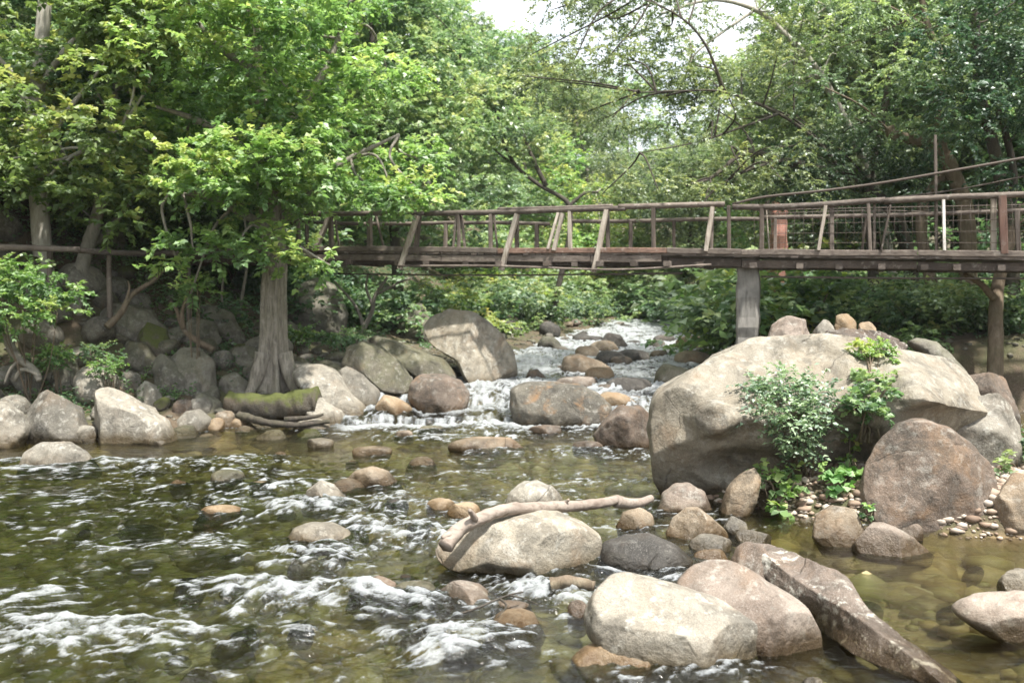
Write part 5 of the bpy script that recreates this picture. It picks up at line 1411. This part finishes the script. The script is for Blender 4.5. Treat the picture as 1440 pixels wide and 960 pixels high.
WM['brownup'] = wood_mat('brown_upright_timber', (.10, .08, .066), (.18, .15, .125), (.045, .035, .03), (14, 14, 1.2))
WM['greyup'] = wood_mat('bleached_upright_timber', (.30, .26, .215), (.42, .375, .32), (.15, .115, .09), (14, 14, 1.2))
WM['darkup'] = wood_mat('dark_upright_timber', (.06, .045, .036), (.12, .095, .075), (.03, .024, .02), (14, 14, 1.2))
WM['redup'] = wood_mat('reddish_upright_timber', (.15, .08, .06), (.20, .12, .09), (.06, .04, .03), (14, 14, 1.2))
footbridge()
log_rail()


def brick_pillar():
    base = on_ground(1092, 27)
    top = at(1092, 284, 27)
    t = thing('brick_pillar', 'broken red brick pillar with a bent black pipe beyond the bridge', 'brick ruin', base)
    g = NT('red_brick')
    co = g.n('TexCoord').outputs['Object']
    sw = g.n('Mapping', Vector=co); sw.inputs['Rotation'].default_value = (R(90), 0, 0)
    br = g.n('TexBrick', Vector=sw.outputs[0], Scale=4.0, Color1=(.36, .13, .09), Color2=(.27, .10, .075), Mortar=(.33, .28, .25))
    col = g.mix(g.math('MULTIPLY', g.noise(6, co, None, 5), .6), br.outputs[0], (.40, .24, .20))
    p = g.n('BsdfPrincipled', Roughness=.9); g.put(p.inputs['Base Color'], col)
    h = top[2] - base[2]
    b = MB(); b.beam((0, 0, -.2), (0, 0, h * .7), .44, .40, (0, 1, 0), .02, .012, 2, 10); b.build('brickwork', g.surf(p), t, False)
    b = MB(); b.beam((.02, 0, h * .70 + .003), (.05, 0, h), .38, .36, (0, 1, 0), .03, .03, 4, 4); b.build('broken_top', g.m, t, False)
    b = MB(); b.tube([(-.29, 0, h - .5), (-.28, 0, h + .1), (-.24, 0, h + .40), (-.16, 0, h + .50), (-.10, 0, h + .68)], .075, .06, seg=10, n=24); b.build('pipe', BK['dark'], t)


brick_pillar()

# ------------------------------------------------------------------ light, sky, camera
EL, AZ = 66.0, 142.0      # azimuth clockwise from +Y
sd = np.array((math.sin(R(AZ)) * math.cos(R(EL)), math.cos(R(AZ)) * math.cos(R(EL)), math.sin(R(EL))))
sun = bpy.data.lights.new('sun', 'SUN'); sun.energy = 4.9; sun.angle = R(2.0); sun.color = (1, .95, .87)
so = bpy.data.objects.new('sun', sun); COL.objects.link(so)
so.rotation_euler = Vector(sd).to_track_quat('Z', 'Y').to_euler(); so.location = (0, 0, 40)
W = bpy.data.worlds.new('World'); SC.world = W; W.use_nodes = True
nt = W.node_tree; nt.nodes.clear()
ow = nt.nodes.new('ShaderNodeOutputWorld'); bg = nt.nodes.new('ShaderNodeBackground')
sk = nt.nodes.new('ShaderNodeTexSky'); sk.sky_type = 'NISHITA'; sk.sun_disc = False; sk.sun_elevation = R(EL); sk.sun_rotation = R(AZ)
tc = nt.nodes.new('ShaderNodeTexCoord'); nz = nt.nodes.new('ShaderNodeTexNoise'); nz.inputs['Scale'].default_value = 2.2; nz.inputs['Detail'].default_value = 6
rp = nt.nodes.new('ShaderNodeValToRGB'); rp.color_ramp.elements[0].position = .28; rp.color_ramp.elements[1].position = .5
rp.color_ramp.elements[0].color = (.35, .35, .35, 1); rp.color_ramp.elements[1].color = (.95, .95, .95, 1)
mx = nt.nodes.new('ShaderNodeMix'); mx.data_type = 'RGBA'
nt.links.new(tc.outputs['Generated'], nz.inputs['Vector']); nt.links.new(nz.outputs[0], rp.inputs[0]); nt.links.new(rp.outputs[0], mx.inputs['Factor'])
nt.links.new(sk.outputs[0], mx.inputs[6]); mx.inputs[7].default_value = (9.5, 9.8, 10.2, 1)
nt.links.new(mx.outputs[2], bg.inputs[0]); bg.inputs[1].default_value = .105
nt.links.new(bg.outputs[0], ow.inputs[0])

cam = bpy.data.cameras.new('camera'); co = bpy.data.objects.new('camera', cam); COL.objects.link(co)
cam.sensor_width = 36; cam.lens = 36 * F / 1440; cam.clip_end = 600; cam.clip_start = .1
co.location = (0, 0, CAMZ); co.rotation_euler = (math.pi / 2 - PITCH, 0, 0)
cam.dof.use_dof = True; cam.dof.focus_distance = 9.5; cam.dof.aperture_fstop = 2.0
SC.camera = co
SC.view_settings.view_transform = 'Standard'; SC.view_settings.look = 'None'; SC.view_settings.exposure = 1.06; SC.view_settings.gamma = 1
SC.view_settings.use_curve_mapping = False
cy = SC.cycles
cy.use_denoising = True
cy.max_bounces = 8; cy.diffuse_bounces = 4; cy.glossy_bounces = 3; cy.transmission_bounces = 4; cy.transparent_max_bounces = 12
cy.caustics_reflective = False; cy.caustics_refractive = False
cy.sample_clamp_indirect = 6

# ------------------------------------------------------------------ air
def haze():
    b = MB()
    lo, hi = np.array((-175, -40, -3.0)), np.array((175, 235, 46.0))
    V = [(x, y, z) for x in (lo[0], hi[0]) for y in (lo[1], hi[1]) for z in (lo[2], hi[2])]
    g = NT('humid_air')
    v = g.n('VolumePrincipled', Density=.0003, Color=(.90, .95, 1.0))
    g.t.links.new(v.outputs[0], g.out.inputs['Volume'])
    o = mesh_obj('haze', V, [(0, 1, 3, 2), (4, 6, 7, 5), (0, 4, 5, 1), (2, 3, 7, 6), (0, 2, 6, 4), (1, 5, 7, 3)], g.m, None, False)
    o['kind'] = 'stuff'


haze()
SC.cycles.volume_bounces = 0
